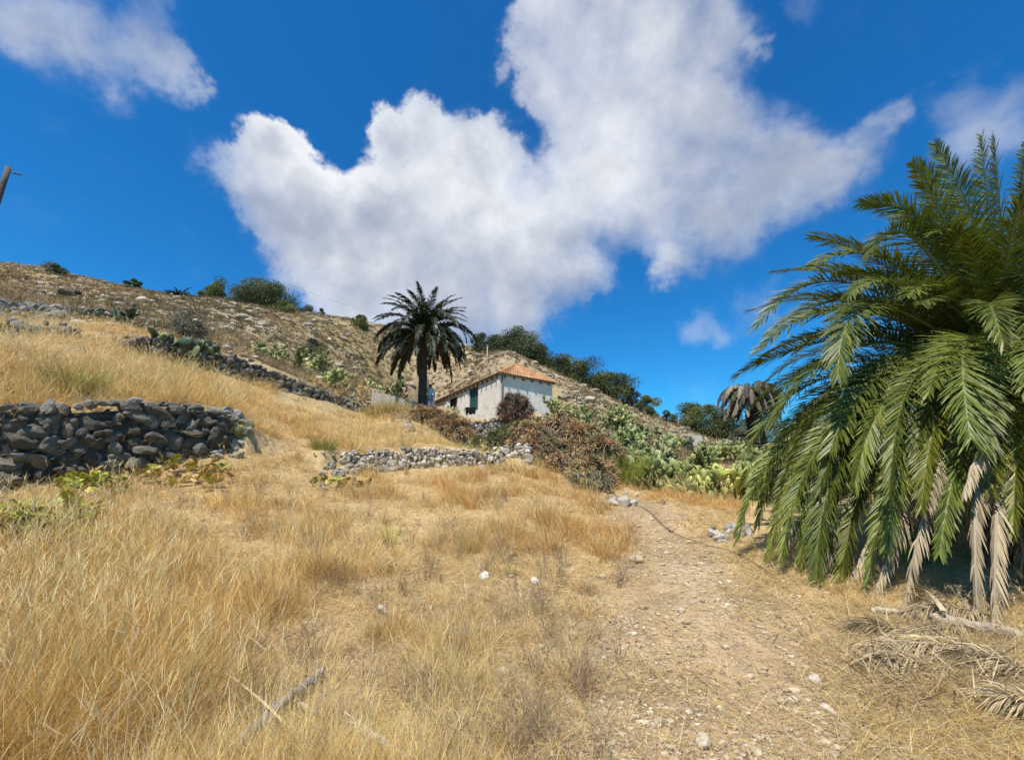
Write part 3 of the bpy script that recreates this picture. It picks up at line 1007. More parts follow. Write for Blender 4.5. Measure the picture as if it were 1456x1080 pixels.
def build_hill_cover():
    rng = np.random.default_rng(23)
    # low dry scrub over the hillside
    n = 34000
    y = rng.uniform(15, 66, n) ** 1.0; x = y * rng.uniform(-1.6, .62, n)
    z = H(x, y)
    px, py, f = proj(np.stack([x, y, z], 1))
    k = ~((px > 585) & (y < 39) & (px < 800)) & ~((px > 300) & (py > 600) & (px < 760)) & (stepsum(x, y) < .5) & ~((px < 560) & (py > 500 + (px - 200) * .24))
    k &= rng.uniform(0, 1, n) < .6 + .4 * smooth(.38, .55, fbm(x, y * 1.4, 4, 3, 77))
    x, y, z = x[k], y[k], z[k]; n = len(x)
    nb = 20
    ci = np.repeat(np.arange(n), nb); tot = n * nb
    sz = rng.uniform(.12, .5, n) * (1 + .3 * (rng.uniform(0, 1, n) < .1))
    th = rng.uniform(0, 6.283, tot)
    rad = sz[ci] * .5 * np.sqrt(rng.uniform(0, 1, tot))
    pal = np.array([[.40, .315, .19], [.31, .24, .15], [.22, .18, .11], [.50, .40, .25], [.22, .20, .09], [.42, .30, .13]])
    dk = smooth(.5, .68, fbm(x * .6, y * 1.5, 5, 3, 301))[:, None]
    base = pal[rng.choice(6, n, p=[.27, .25, .12, .21, .08, .07])] * (1 - .45 * dk) * rng.uniform(.75, 1.2, n)[:, None]
    mb = MB()
    blades(mb, np.stack([x[ci] + rad * np.cos(th), y[ci] + rad * np.sin(th), z[ci] - .03], 1), th + rng.normal(0, .5, tot), np.abs(rng.normal(.5, .35, tot)),
           sz[ci] * rng.uniform(.4, 1.05, tot), .012 + .0011 * y[ci] * rng.uniform(.6, 1.4, tot), rng.uniform(0, .4, tot), base[ci] * rng.uniform(.7, 1.25, tot)[:, None], rng, 2)
    o = mb.build('hillside_scrub', M_grass, smooth_shade=False)
    tag(o, 'low dry brown scrub tufts covering the hillside', kind='stuff')
    # stones over the hillside
    n = 15000
    y = rng.uniform(14, 66, n); x = y * rng.uniform(-1.6, .6, n)
    band = fbm(x * .45, y * 1.7, 5, 3, 177)
    z = H(x, y)
    px, py, f = proj(np.stack([x, y, z], 1))
    k = (rng.uniform(0, 1, n) < .10 + .90 * smooth(.44, .6, band)) & ~((px > 585) & (y < 39) & (px < 800)) & (stepsum(x, y) < .5) & ~((px < 560) & (py > 500 + (px - 200) * .24))
    x, y, z = x[k], y[k], z[k]; n = len(x)
    V0, F0 = ico(2)
    s = np.clip(np.exp(rng.normal(-2.1, .5, n)), .05, .4) * (.6 + y / 70)
    pn = rng.normal(size=(n, 8, 3)); pn /= np.linalg.norm(pn, axis=2, keepdims=True)
    r = np.empty((n, len(V0)))
    for i in range(n):
        dt = V0 @ pn[i].T
        r[i] = np.minimum(np.where(dt > .05, .66 / np.maximum(dt, .05), 9).min(1), 1)
    V = V0[None] * r[..., None] * s[:, None, None] * np.stack([rng.uniform(.9, 1.6, n), rng.uniform(.7, 1.2, n), rng.uniform(.4, .8, n)], 1)[:, None]
    V = V + np.stack([x, y, z + s * .15], 1)[:, None]
    c = lerp((.24, .195, .15), (.56, .47, .36), rng.uniform(0, 1, n) ** 1.3)
    mb = MB(); mb.add(V.reshape(-1, 3), (F0[None] + (np.arange(n) * len(V0))[:, None, None]).reshape(-1, 3), np.repeat(c, len(V0), 0))
    o = mb.build('hillside_stones', M_palestone, smooth_shade=False)
    tag(o, 'weathered stones strewn over the dry hillside', kind='stuff')


build_hill_cover()

# ------------------------------------------------------------------ palms


def bez(p0, p1, p2, n):
    t = np.linspace(0, 1, n)[:, None]
    return (1 - t) ** 2 * p0 + 2 * t * (1 - t) * p1 + t * t * p2


def arc(p0, az, e0, e1, L, n, k=1.3):
    t = (np.arange(n - 1) + .5) / (n - 1)
    e = e0 + (e1 - e0) * t ** k
    d = np.stack([np.cos(e) * math.cos(az), np.cos(e) * math.sin(az), np.sin(e)], 1) * (L / (n - 1))
    return np.vstack([p0, p0 + np.cumsum(d, 0)])


def frond(mb, pts, rng, nl=60, lmax=.45, width=.028, col=(.05, .085, .02), rcol=(.16, .17, .05), rw=.03, vang=.45, droop=.25, ground=None, stiff=.15, start=.1, fold=None, segs=3, spread=1.0):
    """one feather leaf: a tapering midrib along pts and two ranks of narrow leaflets"""
    n = len(pts)
    T = np.gradient(pts, axis=0); T /= np.linalg.norm(T, axis=1, keepdims=True) + 1e-9
    hz = pts[-1] - pts[0]; hz = np.array([hz[0], hz[1], 0]);
    hz /= np.linalg.norm(hz) + 1e-9
    side0 = np.array([-hz[1], hz[0], 0])
    S = np.tile(side0, (n, 1)); S = S - T * np.sum(S * T, 1, keepdims=True); S /= np.linalg.norm(S, axis=1, keepdims=True) + 1e-9
    tw = rng.normal() * .35
    N = np.cross(T, S)
    flip = np.where(np.sum(N * np.array([0, 0, 1]), 1) + np.sum(N * hz, 1) * .01 < -9, -1, 1)[:, None]
    N = N * flip
    if N[0, 2] < 0: N = -N
    a = tw * np.linspace(0, 1, n)[:, None]
    S, N = S * np.cos(a) + N * np.sin(a), N * np.cos(a) - S * np.sin(a)
    # midrib: flattened triangle section
    tt = np.linspace(0, 1, n)
    r = (rw * (1 - .88 * tt))[:, None]
    ring = np.stack([pts + S * r, pts - S * r, pts - N * r * .9], 1)
    k = np.arange(n - 1)[:, None] * 3
    fr = np.concatenate([np.stack([k[:, 0] + i, k[:, 0] + (i + 1) % 3, k[:, 0] + 3 + (i + 1) % 3, k[:, 0] + 3 + i], 1) for i in range(3)])
    mb.add(ring.reshape(-1, 3), fr, np.asarray(rcol) * np.linspace(1.2, .8, n * 3)[:, None])
    # leaflets
    u = np.repeat(start + (1 - start) * (np.arange(nl) + .5) / nl, 2) + rng.normal(0, .3 / nl, 2 * nl)
    u = np.clip(u, 0, .999)
    sg = np.tile([1.0, -1.0], nl)
    f = u * (n - 1); i = f.astype(int); fr_ = (f - i)[:, None]
    ip = np.minimum(i + 1, n - 1)
    c = pts[i] * (1 - fr_) + pts[ip] * fr_
    t_ = T[i] * (1 - fr_) + T[ip] * fr_; s_ = S[i]; n_ = N[i]
    al = spread * (1.15 - .75 * u ** 1.3) + rng.normal(0, .09, 2 * nl)
    be = vang * (1 - .25 * u) + rng.normal(0, stiff, 2 * nl)
    if fold is not None:
        be = be * 0 + fold + rng.normal(0, stiff, 2 * nl)
    d = t_ * np.cos(al)[:, None] + (s_ * sg[:, None] * np.cos(be)[:, None] + n_ * np.sin(be)[:, None]) * np.sin(al)[:, None]
    ln = lmax * np.clip(np.sin(np.pi * np.clip(.10 + .82 * u, 0, 1)) ** .75, .12, 1) * rng.uniform(.82, 1.1, 2 * nl)
    wd = width * rng.uniform(.8, 1.2, 2 * nl)
    wv = np.cross(d, n_ * np.cos(be)[:, None] - s_ * sg[:, None] * np.sin(be)[:, None])
    wv = t_ * .75 + wv * .5
    wv = wv - d * np.sum(wv * d, 1, keepdims=True); wv /= np.linalg.norm(wv, axis=1, keepdims=True) + 1e-9
    g = np.array([0, 0, -1.0])
    lv = [(0, .55), (.45, 1.0), (.8, .62), (1, 0)] if segs == 3 else [(0, .7), (.55, 1.0), (1, 0)]
    Vs, Cs = [], []
    cc = np.asarray(col) * rng.uniform(.6, 1.4, (2 * nl, 1))
    yel = (rng.uniform(0, 1, 2 * nl) < .05)[:, None]
    cc = np.where(yel, cc * np.array([1.7, 1.4, 1.0]), cc)
    for (q, ww) in lv:
        p = c + d * (ln * q)[:, None] + g * (droop * ln * q * q)[:, None]
        if ground is not None:
            p[:, 2] = np.maximum(p[:, 2], ground + .01)
        if ww == 0:
            Vs.append(p[:, None]); Cs.append((cc * 1.1)[:, None])
        else:
            Vs.append(np.stack([p - wv * (wd * ww / 2)[:, None], p + wv * (wd * ww / 2)[:, None]], 1)); Cs.append(np.stack([cc, cc], 1))
    V = np.concatenate(Vs, 1); Cc = np.concatenate(Cs, 1); m = V.shape[1]
    b = (np.arange(2 * nl) * m)[:, None]
    fq = np.concatenate([b + np.array([[2 * j, 2 * j + 1, 2 * j + 3, 2 * j + 2]]) for j in range(len(lv) - 2)])
    mb.add(V.reshape(-1, 3), [fq, b + np.array([[m - 3, m - 2, m - 1]])], Cc.reshape(-1, 3))


def palm_trunk(t, base, top, r0, r1, rng, col=(.13, .10, .075), rings=60, bulge=.3):
    mb = MB()
    n = rings
    pts = np.linspace(base, top, n)
    rad = np.linspace(r0, r1, n)
    nn = 16
    V, th = [], np.arange(nn) * 2 * np.pi / nn
    for i in range(n):
        ph = (i % 2) * np.pi / nn
        rr = rad[i] * (1 + .10 * np.cos((th + ph) * 8 + i * 2.4) + .06 * ((i % 3) - 1)) * (1 + bulge * smooth(.75, 1, np.array(i / n)))
        V.append(np.stack([pts[i, 0] + rr * np.cos(th), pts[i, 1] + rr * np.sin(th), np.full(nn, pts[i, 2])], 1))
    k = np.arange(nn)
    fs = np.concatenate([np.stack([i * nn + k, i * nn + (k + 1) % nn, (i + 1) * nn + (k + 1) % nn, (i + 1) * nn + k], 1) for i in range(n - 1)])
    mb.add(np.concatenate(V), [fs, (np.arange(nn) + (n - 1) * nn)[None]], np.asarray(col) * RNG.uniform(.7, 1.3, (n * nn, 1)))
    mb.build('trunk', M_bark, t, smooth_shade=False)


def big_palm():
    rng = np.random.default_rng(41)
    cx, cy = 7.15, 6.1
    gz = Hs(cx, cy)
    crown = P(1432, 545, cy); cx = crown[0]
    t = thing('date_palm', 'huge bushy green date palm with drooping fronds filling the right edge', 'palm tree', (cx, cy, gz))
    palm_trunk(t, np.array([cx, cy, gz - .2]), np.array([cx, cy, crown[2] + .1]), .55, .42, rng)
    G = (.108, .128, .020)
    hand = [((1330, 205, 6.0), (1405, 330, 6.0), 1), ((1303, 232, 6.2), (1372, 320, 6.2), 1), ((1396, 193, 6.1), (1402, 360, 6.1), 1), ((1414, 196, 5.7), (1422, 350, 5.8), 1),
            ((1458, 205, 5.6), (1445, 350, 5.8), 1), ((1500, 215, 5.8), (1470, 330, 5.9), 1), ((1224, 288, 6.2), (1345, 270, 6.2), 1), ((1238, 362, 5.2), (1290, 250, 5.6), 1),
            ((1152, 380, 6.3), (1270, 300, 6.3), 1), ((1074, 464, 6.2), (1190, 310, 6.2), 1), ((1076, 500, 5.6), (1210, 360, 5.8), 1), ((1092, 474, 6.8), (1220, 360, 6.8), 1),
            ((1043, 537, 6.4), (1200, 430, 6.4), 1), ((1192, 535, 4.8), (1190, 340, 5.2), 1), ((1064, 640, 5.9), (1145, 470, 6.1), 1), ((1050, 765, 5.6), (1095, 530, 5.9), 1),
            ((1078, 745, 5.9), (1120, 480, 6.1), 1), ((1092, 800, 5.3), (1140, 500, 5.6), 1), ((1112, 790, 5.0), (1150, 520, 5.4), 1), ((1162, 835, 4.8), (1150, 560, 5.2), 1),
            ((1266, 705, 4.3), (1270, 440, 4.8), 1), ((1380, 625, 4.2), (1345, 400, 4.8), 1), ((1336, 785, 4.3), (1370, 540, 4.7), 1), ((1440, 760, 4.2), (1452, 480, 4.7), 1),
            ((1232, 850, 4.6), (1270, 540, 5.0), 1), ((1195, 835, 4.9), (1220, 560, 5.2), 1), ((1120, 680, 6.6), (1180, 480, 6.6), 1), ((1300, 650, 4.6), (1330, 450, 5.0), 1),
            ((1140, 720, 5.5), (1210, 500, 5.7), 1), ((1210, 760, 5.0), (1250, 520, 5.3), 1),
            ((1180, 640, 5.0), (1240, 460, 5.4), 1), ((1320, 560, 4.5), (1350, 430, 5.0), 1), ((1250, 600, 5.0), (1280, 430, 5.4), 1), ((1410, 700, 4.3), (1420, 500, 4.8), 1),
            ((1330, 330, 5.2), (1380, 300, 5.6), 1), ((1290, 420, 5.0), (1340, 370, 5.5), 1), ((1470, 560, 4.0), (1450, 400, 4.7), 1), ((1480, 420, 4.6), (1450, 330, 5.3), 1),
            ((1084, 700, 5.6), (1150, 520, 5.8), 1), ((1104, 740, 5.4), (1150, 470, 5.7), 1), ((1136, 800, 5.1), (1185, 500, 5.4), 1),
            ((1100, 600, 5.6), (1190, 420, 5.8), 1), ((1165, 700, 5.0), (1220, 480, 5.3), 1), ((1215, 690, 4.8), (1255, 470, 5.1), 1),
            ((1180, 790, 5.0), (1200, 520, 5.3), 1), ((1310, 720, 4.4), (1330, 480, 4.8), 1), ((1400, 640, 4.2), (1390, 430, 4.7), 1), ((1260, 780, 4.6), (1285, 520, 4.9), 1)]
    for (tip, ctl, q) in hand:
        p2 = P(*tip); p1 = P(*ctl)
        a = math.atan2(p1[1] - cy, p1[0] - cx)
        p0 = crown + np.array([math.cos(a) * .22, math.sin(a) * .22, rng.uniform(-.15, .25)])
        pts = bez(p0, p1, p2, 22)
        pts[1:, 2] = np.maximum(pts[1:, 2], H(pts[1:, 0], pts[1:, 1]) + .06)
        mb = MB()
        L = np.linalg.norm(np.diff(pts, axis=0), axis=1).sum()
        low = tip[1] > 640
        g = np.array(G) * rng.uniform(.8, 1.25) * (np.array([1.25, 1.08, .9]) if low and rng.uniform() < .5 else 1)
        frond(mb, pts, rng, nl=int(70 + L * 28), lmax=(.37 if low else .50) * rng.uniform(.9, 1.1), width=.0165 if low else .018, spread=rng.uniform(.78, 1.0) if low else rng.uniform(.95, 1.12), col=g, rcol=(.20, .21, .07), rw=.035, vang=.40 if not low else .62, droop=.18 if not low else .22, stiff=.28)
        mb.build('frond', M_palm, t, smooth_shade=False)
    # the rest of the crown, spiralling
    for i in range(48):
        az = i * 2.39996 + .4
        u = (i + .5) / 48
        e0 = R(84 - 78 * u) + rng.normal() * .05
        e1 = e0 - R(55 + 75 * u) + rng.normal() * .12
        if -2.9 < ((az + np.pi) % (2 * np.pi) - np.pi) < -.6 and u > .55:
            e1 -= .35
        L = rng.uniform(3.4, 4.3) * (1 - .12 * u)
        # fronds reaching towards the camera hang short
        ca = math.cos(az) * (-.76) + math.sin(az) * (-.65)
        L *= 1 - .12 * max(0, ca)
        p0 = crown + np.array([math.cos(az) * .25, math.sin(az) * .25, .3 - .6 * u])
        pts = arc(p0, az, e0, e1, L, 22)
        gz_ = H(pts[:, 0], pts[:, 1])
        pts[:, 2] = np.maximum(pts[:, 2], gz_ + .08)
        mb = MB()
        g = np.array(G) * rng.uniform(.75, 1.2)
        frond(mb, pts, rng, nl=150, lmax=.42, width=.0165, col=g, rcol=(.22, .22, .07), rw=.035, vang=.55, droop=.22, stiff=.28, spread=rng.uniform(.75, 1.0))
        mb.build('frond', M_palm, t, smooth_shade=False)
    # the crowded inner leaves of the crown, too many to tell apart
    mb = MB()
    for i in range(44):
        az = i * 2.39996 + 1.1
        u = (i + .5) / 44
        e0 = R(88 - 70 * u) + rng.normal() * .08
        pts = arc(crown + np.array([math.cos(az) * .2, math.sin(az) * .2, .3 - .5 * u]), az, e0, e0 - R(50 + 70 * u), rng.uniform(2.3, 3.9), 18)
        pts[:, 2] = np.maximum(pts[:, 2], H(pts[:, 0], pts[:, 1]) + .08)
        frond(mb, pts, rng, nl=120, lmax=.46, width=.018, col=np.array(G) * rng.uniform(.7, 1.15), rcol=(.18, .19, .06), rw=.035, vang=.4, droop=.25, stiff=.3, spread=rng.uniform(.75, 1.0))
    o = mb.build('inner_fronds', M_palm, t, smooth_shade=False)
    o['kind'] = 'stuff'
    # dead fronds hanging as a skirt
    DEAD = (.35, .27, .165)
    dead = [((1284, 880, 4.25), (1310, 640, 4.6)), ((1390, 872, 4.0), (1372, 600, 4.4)), ((1414, 935, 3.8), (1412, 640, 4.3)), ((1150, 865, 4.9), (1190, 660, 5.2)),
            ((1242, 860, 4.6), (1290, 650, 4.9)), ((1322, 720, 4.4), (1340, 590, 4.7)), ((1370, 700, 4.1), (1420, 560, 4.5)), ((1110, 790, 5.6), (1160, 650, 5.7)), ((1205, 860, 4.9), (1230, 700, 5.1))]
    for tip, ctl in dead:
        p2 = P(*tip); p1 = P(*ctl)
        a = math.atan2(p1[1] - cy, p1[0] - cx)
        p0 = crown + np.array([math.cos(a) * .3, math.sin(a) * .3, -.35])
        pts = bez(p0, p1, p2, 20)
        pts[1:, 2] = np.maximum(pts[1:, 2], H(pts[1:, 0], pts[1:, 1]) + .04)
        mb = MB()
        frond(mb, pts, rng, nl=120, lmax=.21, width=.016, spread=.5, col=np.array(DEAD) * rng.uniform(.75, 1.25), rcol=(.42, .36, .25), rw=.03, vang=-.35, droop=.75, stiff=.3)
        o = mb.build('dead_frond', M_deadpalm, t, smooth_shade=False)
    # brown skirt of older dead leaves packed round the trunk
    for i in range(40):
        az = i * 2.39996
        p0 = crown + np.array([math.cos(az) * .38, math.sin(az) * .38, -.3 - .9 * (i / 40)])
        pts = arc(p0, az + rng.normal() * .2, R(rng.uniform(-25, 15)), R(-86), rng.uniform(1.7, 2.5), 16, .7)
        pts[:, 2] = np.maximum(pts[:, 2], H(pts[:, 0], pts[:, 1]) + .05)
        mb = MB()
        frond(mb, pts, rng, nl=80, lmax=.26, width=.02, col=np.array((.20, .15, .09)) * rng.uniform(.5, 1.2), rcol=(.25, .19, .11), rw=.03, vang=-.3, droop=.8, stiff=.35, spread=.7)
        mb.build('dead_frond', M_deadpalm, t, smooth_shade=False)
    for i in range(5):
        az = R(180 + 22 * i + 8)
        p0 = crown + np.array([math.cos(az) * .3, math.sin(az) * .3, -.1])
        pts = arc(p0, az, R(35), R(-70), .95, 12)
        mb = MB()
        tube(mb, pts, np.linspace(.02, .008, 12), (.45, .26, .06), 6)
        for j in range(40):
            q = pts[int(rng.integers(6, 12))]
            dd = rng.normal(size=3) * .5; dd[2] = -abs(dd[2]) - .5; dd /= np.linalg.norm(dd)
            tube(mb, np.array([q, q + dd * .12, q + dd * .24 + np.array([0, 0, -.06])]), .004, np.array([.48, .27, .06]) * rng.uniform(.7, 1.2), 4)
        mb.build('fruit_stalk', M_deadpalm, t)


big_palm()


def fan_palm_tree(name, label, px, pyc, pyb, depth, R_, tr, nf, dead, rng, cat='palm tree', lean=0.0, green=(.035, .05, .018), nl=34, lw=.06):
    base = P(px + lean, pyb, depth); top = P(px, pyc, depth)
    gz = Hs(base[0], base[1])
    base[2] = min(base[2], gz)
    t = thing(name, label, cat, base)
    if tr:
        palm_trunk(t, base - np.array([0, 0, .3]), top + np.array([0, 0, .1]), tr, tr * .86, rng, col=(.075, .058, .045) if not dead else (.06, .05, .04), rings=70)
    for i in range(nf):
        az = i * 2.39996
        u = (i + .5) / nf
        if not dead:
            e0 = R(80 - 86 * u) + rng.normal() * .06; e1 = e0 - R(62 + 68 * (1 - abs(2 * u - 1)) + 10 * u)
            e1 = max(e1, R(-88))
            L = R_ * rng.uniform(.92, 1.1) * (.90 + .10 * min(1, u * 3) - .06 * u)
            c = np.array(green) * rng.uniform(.7, 1.3)
            if rng.uniform() < .08: c = c * 2.2
        else:
            e0 = R(50 - 62 * u); e1 = R(-80) + rng.normal() * .1
            L = R_ * rng.uniform(.8, 1.15)
            c = np.array((.17, .14, .10)) * rng.uniform(.4, 1.5) if rng.uniform() < .82 else np.array((.06, .07, .03))
        p0 = top + np.array([math.cos(az) * tr * .7, math.sin(az) * tr * .7, .25 - .5 * u])
        pts = arc(p0, az + rng.normal() * .1, e0, e1, L, 14, 1.2 if not dead else .7)
        pts[:, 2] = np.maximum(pts[:, 2], gz + .1)
        mb = MB()
        frond(mb, pts, rng, nl=nl, lmax=R_ * (.125 if not dead else .13), width=lw, col=c, rcol=c * 1.8, rw=.04, vang=.3 if not dead else -.5, droop=.25 if not dead else .9, stiff=.2, start=.14, segs=2)
        mb.build('frond', M_palm if not dead else M_deadpalm, t, smooth_shade=False)
    return t


rp = np.random.default_rng(5)
fan_palm_tree('date_palm', 'dark round-headed date palm on a bare trunk beside the white house', 603, 476, 592, 24.0, 3.3, .25, 99, False, rp, lean=-3, green=(.026, .031, .012), nl=64, lw=.05)
fan_palm_tree('date_palm', 'withered palm with drooping grey fronds on a leaning dark trunk behind the cactus', 1066, 556, 640, 20.0, 1.5, .38, 60, True, rp, lean=14, lw=.06, nl=34)
fan_palm_tree('date_palm', 'small stemless palm alone on the left skyline between two bushes', 255, 425, 427, 50.0, 2.0, .12, 26, False, rp, nl=22, lw=.09, green=(.05, .06, .03))

# ------------------------------------------------------------------ the white house


def plane_hit(px, py, p0, nrm):
    d = pxdir(px, py); o = np.array([0, 0, CAMZ])
    return o + d * ((p0 - o) @ nrm) / (d @ nrm)


def house():
    A = P(711, 529, 28.0)
    ze = A[2]

    def onz(px, py):
        d = pxdir(px, py)
        return np.array([0, 0, CAMZ]) + d * (ze - CAMZ) / d[2]
    D = onz(614, 573)
    db = pxdir(785, 545); db = db[:2] / db[1]
    ub = np.array([.80, .60])
    kk = (A[0] - db[0] * A[1]) / (db[0] * ub[1] - ub[0])
    B = np.array([*(A[:2] + ub * kk), ze])
    uL = (D - A)[:2]; LL = np.hypot(*uL); uL /= LL
    uR = (B - A)[:2]; LR = np.hypot(*uR); uR /= LR
    zb = P(711, 606, 28.0)[2] - .5
    A2, D2, B2 = A[:2], D[:2], B[:2]
    E2 = B2 + (D2 - A2)
    nL = np.array([-uL[1], uL[0]]); nL = nL if nL @ (A2 - B2) > 0 else -nL
    nR = np.array([-uR[1], uR[0]]); nR = nR if nR @ (A2 - D2) > 0 else -nR
    base = np.array([*(A2 + E2) / 2, zb])
    t = thing('farmhouse', 'small old white plastered house with orange clay hip roof on the terrace', 'house', base)
    white = np.array((.76, .68, .57))
    mb = MB()
    # right hand end wall and the two unseen walls
    th = .35
    inR = -nR * th; inL = -nL * th
    prism(mb, [A2, B2, B2 + inR, A2 + inR], zb, ze - .02, white)
    prism(mb, [B2, E2, E2 + nL * th, B2 + nL * th], zb, ze - .023, white)
    prism(mb, [E2 + nL * th, E2 + nL * th + nR * th, D2 + nR * th, D2], zb, ze - .026, white) if False else None
    prism(mb, [D2 + uL * 0, E2, E2 - uL * th, D2 - uL * th], zb, ze - .028, white)
    # facade on the left with two openings
    nl3 = np.array([nL[0], nL[1], 0]); a3 = np.array([A2[0], A2[1], 0.])

    def Lat(px, py):
        q = plane_hit(px, py, a3, nl3)
        return (q[:2] - A2) @ uL, q[2]
    g0, gz1 = Lat(680, 548); g1, _ = Lat(667.5, 552); _, gz0 = Lat(674, 584)
    d0, dz1 = Lat(650, 563); d1, _ = Lat(639.5, 567); _, dz0 = Lat(645, 581)
    ops = [(g0, g1, gz0, gz1), (d0, d1, dz0 - .1, dz1)]
    x = th
    segs = []
    for (o0, o1, z0, z1) in ops:
        segs.append((x, o0, zb, ze - .02)); segs.append((o0, o1, z1, ze - .02)); segs.append((o0, o1, zb, z0)); x = o1
    segs.append((x, LL - th, zb, ze - .02))
    for (s0, s1, z0, z1) in segs:
        p, q = A2 + uL * s0, A2 + uL * s1
        prism(mb, [p, p + inL, q + inL, q], z0, z1, white)
    # shallow buttress and repaired patches stand proud of the facade
    for (s0, s1, z0, z1, pr, c) in ((g1 + .55, g1 + .85, zb, ze - .35, .05, .95), (d1 + .3, d1 + .75, zb, ze - .3, .06, 1.03), (.0, .42, zb, ze - .3, .035, 1.04)):
        p, q = A2 + uL * s0, A2 + uL * s1
        prism(mb, [p + nL * pr, p - nL * .05, q - nL * .05, q + nL * pr], z0, z1, white * c)
    mb.build('wall', M_plaster, t, smooth_shade=False)
    # doors
    for k, (o0, o1, z0, z1) in enumerate(ops):
        p, q = A2 + uL * o0, A2 + uL * o1
        mb = MB()
        c = (.022, .075, .065) if k == 0 else (.02, .017, .017)  # second one near black: the opening's darkness is painted into its planks
        off = nL * .14
        nbd = 4
        for j in range(nbd):
            a, b = p + (q - p) * (j + .04) / nbd, p + (q - p) * (j + .96) / nbd
            prism(mb, [a - off, a - off * 1.4, b - off * 1.4, b - off], z0, z1, np.array(c) * (1 + .2 * (j % 2)))
        prism(mb, [p - off * 1.42, p - off * 1.7, q - off * 1.7, q - off * 1.42], z0, z1, np.array(c) * .5)
        d = mb.build('door', M_paint, t, smooth_shade=False)
        d['label'] = 'dark green plank door' if k == 0 else 'dark open doorway with its shade painted as near-black planks'
        fm = MB()
        for a, b, zz0, zz1 in ((p, p + (q - p) * .07, z0, z1 - .07), (q - (q - p) * .07, q, z0, z1 - .07), (p, q, z1 - .07, z1)):
            prism(fm, [a - nL * .05, a - nL * .12, b - nL * .12, b - nL * .05], zz0, zz1, np.array(c) * 1.6)
        fm.build('door_frame', M_paint, d, smooth_shade=False)
    # roof
    ov = .22
    cen = (A2 + E2) / 2
    hr = ze + 1.35
    m1 = (A2 + B2) / 2 + uL * 1.7; m2 = (D2 + E2) / 2 - uL * 2.3
    cA, cB, cD, cE = A2 + nL * ov + nR * ov, B2 - nL * ov + nR * ov, D2 + nL * ov - nR * ov, E2 - nL * ov - nR * ov
    zl = ze - .12
    R1 = np.array([*m1, hr]); R2 = np.array([*m2, ze + .5])
    rb = MB()

    def tiles(bl, br, tl, tr):
        bl, br, tl, tr = [np.asarray(q, float) for q in (bl, br, tl, tr)]
        wd = np.linalg.norm(br - bl); ax = (br - bl) / wd
        up_ = (tl + tr) / 2 - (bl + br) / 2; up_ = up_ - ax * (up_ @ ax); hl = np.linalg.norm(up_); up_ /= hl
        nrm = np.cross(ax, up_)
        if nrm[2] < 0: nrm = -nrm
        ns = int(wd / .042); nt_ = int(hl / .36)
        s = np.linspace(0, 1, ns + 1)
        rows = []
        for j in range(nt_):
            for tt, lift in ((j / nt_, .035), ((j + 1) / nt_, 0.0)):
                l = bl + (tl - bl) * tt; r_ = br + (tr - br) * tt
                pts = l[None] + (r_ - l)[None] * s[:, None]
                u = (pts - bl) @ ax
                wv = np.abs(np.sin(u * math.pi / .21)) * .075
                rows.append(pts + nrm * (wv + lift)[:, None])
        V = np.concatenate(rows); m = ns + 1
        k = np.arange(ns)
        fs = np.concatenate([np.stack([i * m + k, i * m + k + 1, (i + 1) * m + k + 1, (i + 1) * m + k], 1) for i in range(len(rows) - 1)])
        rng = np.random.default_rng(8)
        u = ((V - bl) @ ax / .21).astype(int); v = np.repeat(np.arange(len(rows)) // 2, m)
        h = hash2(u, v, 4)
        c = lerp((.40, .19, .09), (.55, .33, .17), h)
        rb.add(V, fs, c)
    z3 = lambda q: np.array([q[0], q[1], zl])
    tiles(z3(cA), z3(cB), R1, R1)
    tiles(z3(cD), z3(cA), R2, R1)
    tiles(z3(cB), z3(cE), R1, R2)
    tiles(z3(cE), z3(cD), R2, R2)
    for a, b in ((z3(cA), R1), (z3(cB), R1), (R1, R2), (z3(cD), R2)):
        tube(rb, np.linspace(a, b, 12) + np.array([0, 0, .05]), .085, (.55, .25, .1), 8)
    roof = rb.build('roof', M_tile, t, smooth_shade=False)
    # eaves board and soffit under the tiles
    eb = MB()
    ins = .93
    corners = [cen + (q - cen) * .985 for q in (cA, cB, cE, cD)]
    prism(eb, corners, zl - .07, zl - .005, (.30, .23, .16))
    eb.build('eaves', M_wood, roof, smooth_shade=False)
    for (p, q, nn, L) in ((A2, D2, nL, LL), (A2, B2, nR, LR)):
        k = int(L / .75)
        for i in range(k):
            a = p + (q - p) * (i + .5) / k; u = (q - p) / L
            rf = MB()
            prism(rf, [a - u * .05, a + u * .05, a + u * .05 + nn * .26, a - u * .05 + nn * .26], zl - .20, zl - .075, (.16, .11, .07))
            rf.build('rafter', M_wood, roof, smooth_shade=False)
    # rain pipe on the near corner
    dp = MB()
    pc = A2 + nR * .06 + uR * .16
    tube(dp, [[*pc, ze - .1], [*pc, ze - 1.5], [*pc, zb]], .045, (.10, .085, .075), 8)
    dp.build('downpipe', M_metal, t)
    # small window shutter at the far low end
    s0, zt = Lat(634, 571); s1, _ = Lat(629, 574)
    return A2, B2, D2, uL, nL, ze, zb


HOUSE = house()

# the pale parapet left of the palm trunk, and the blank terrace edge in front of the facade


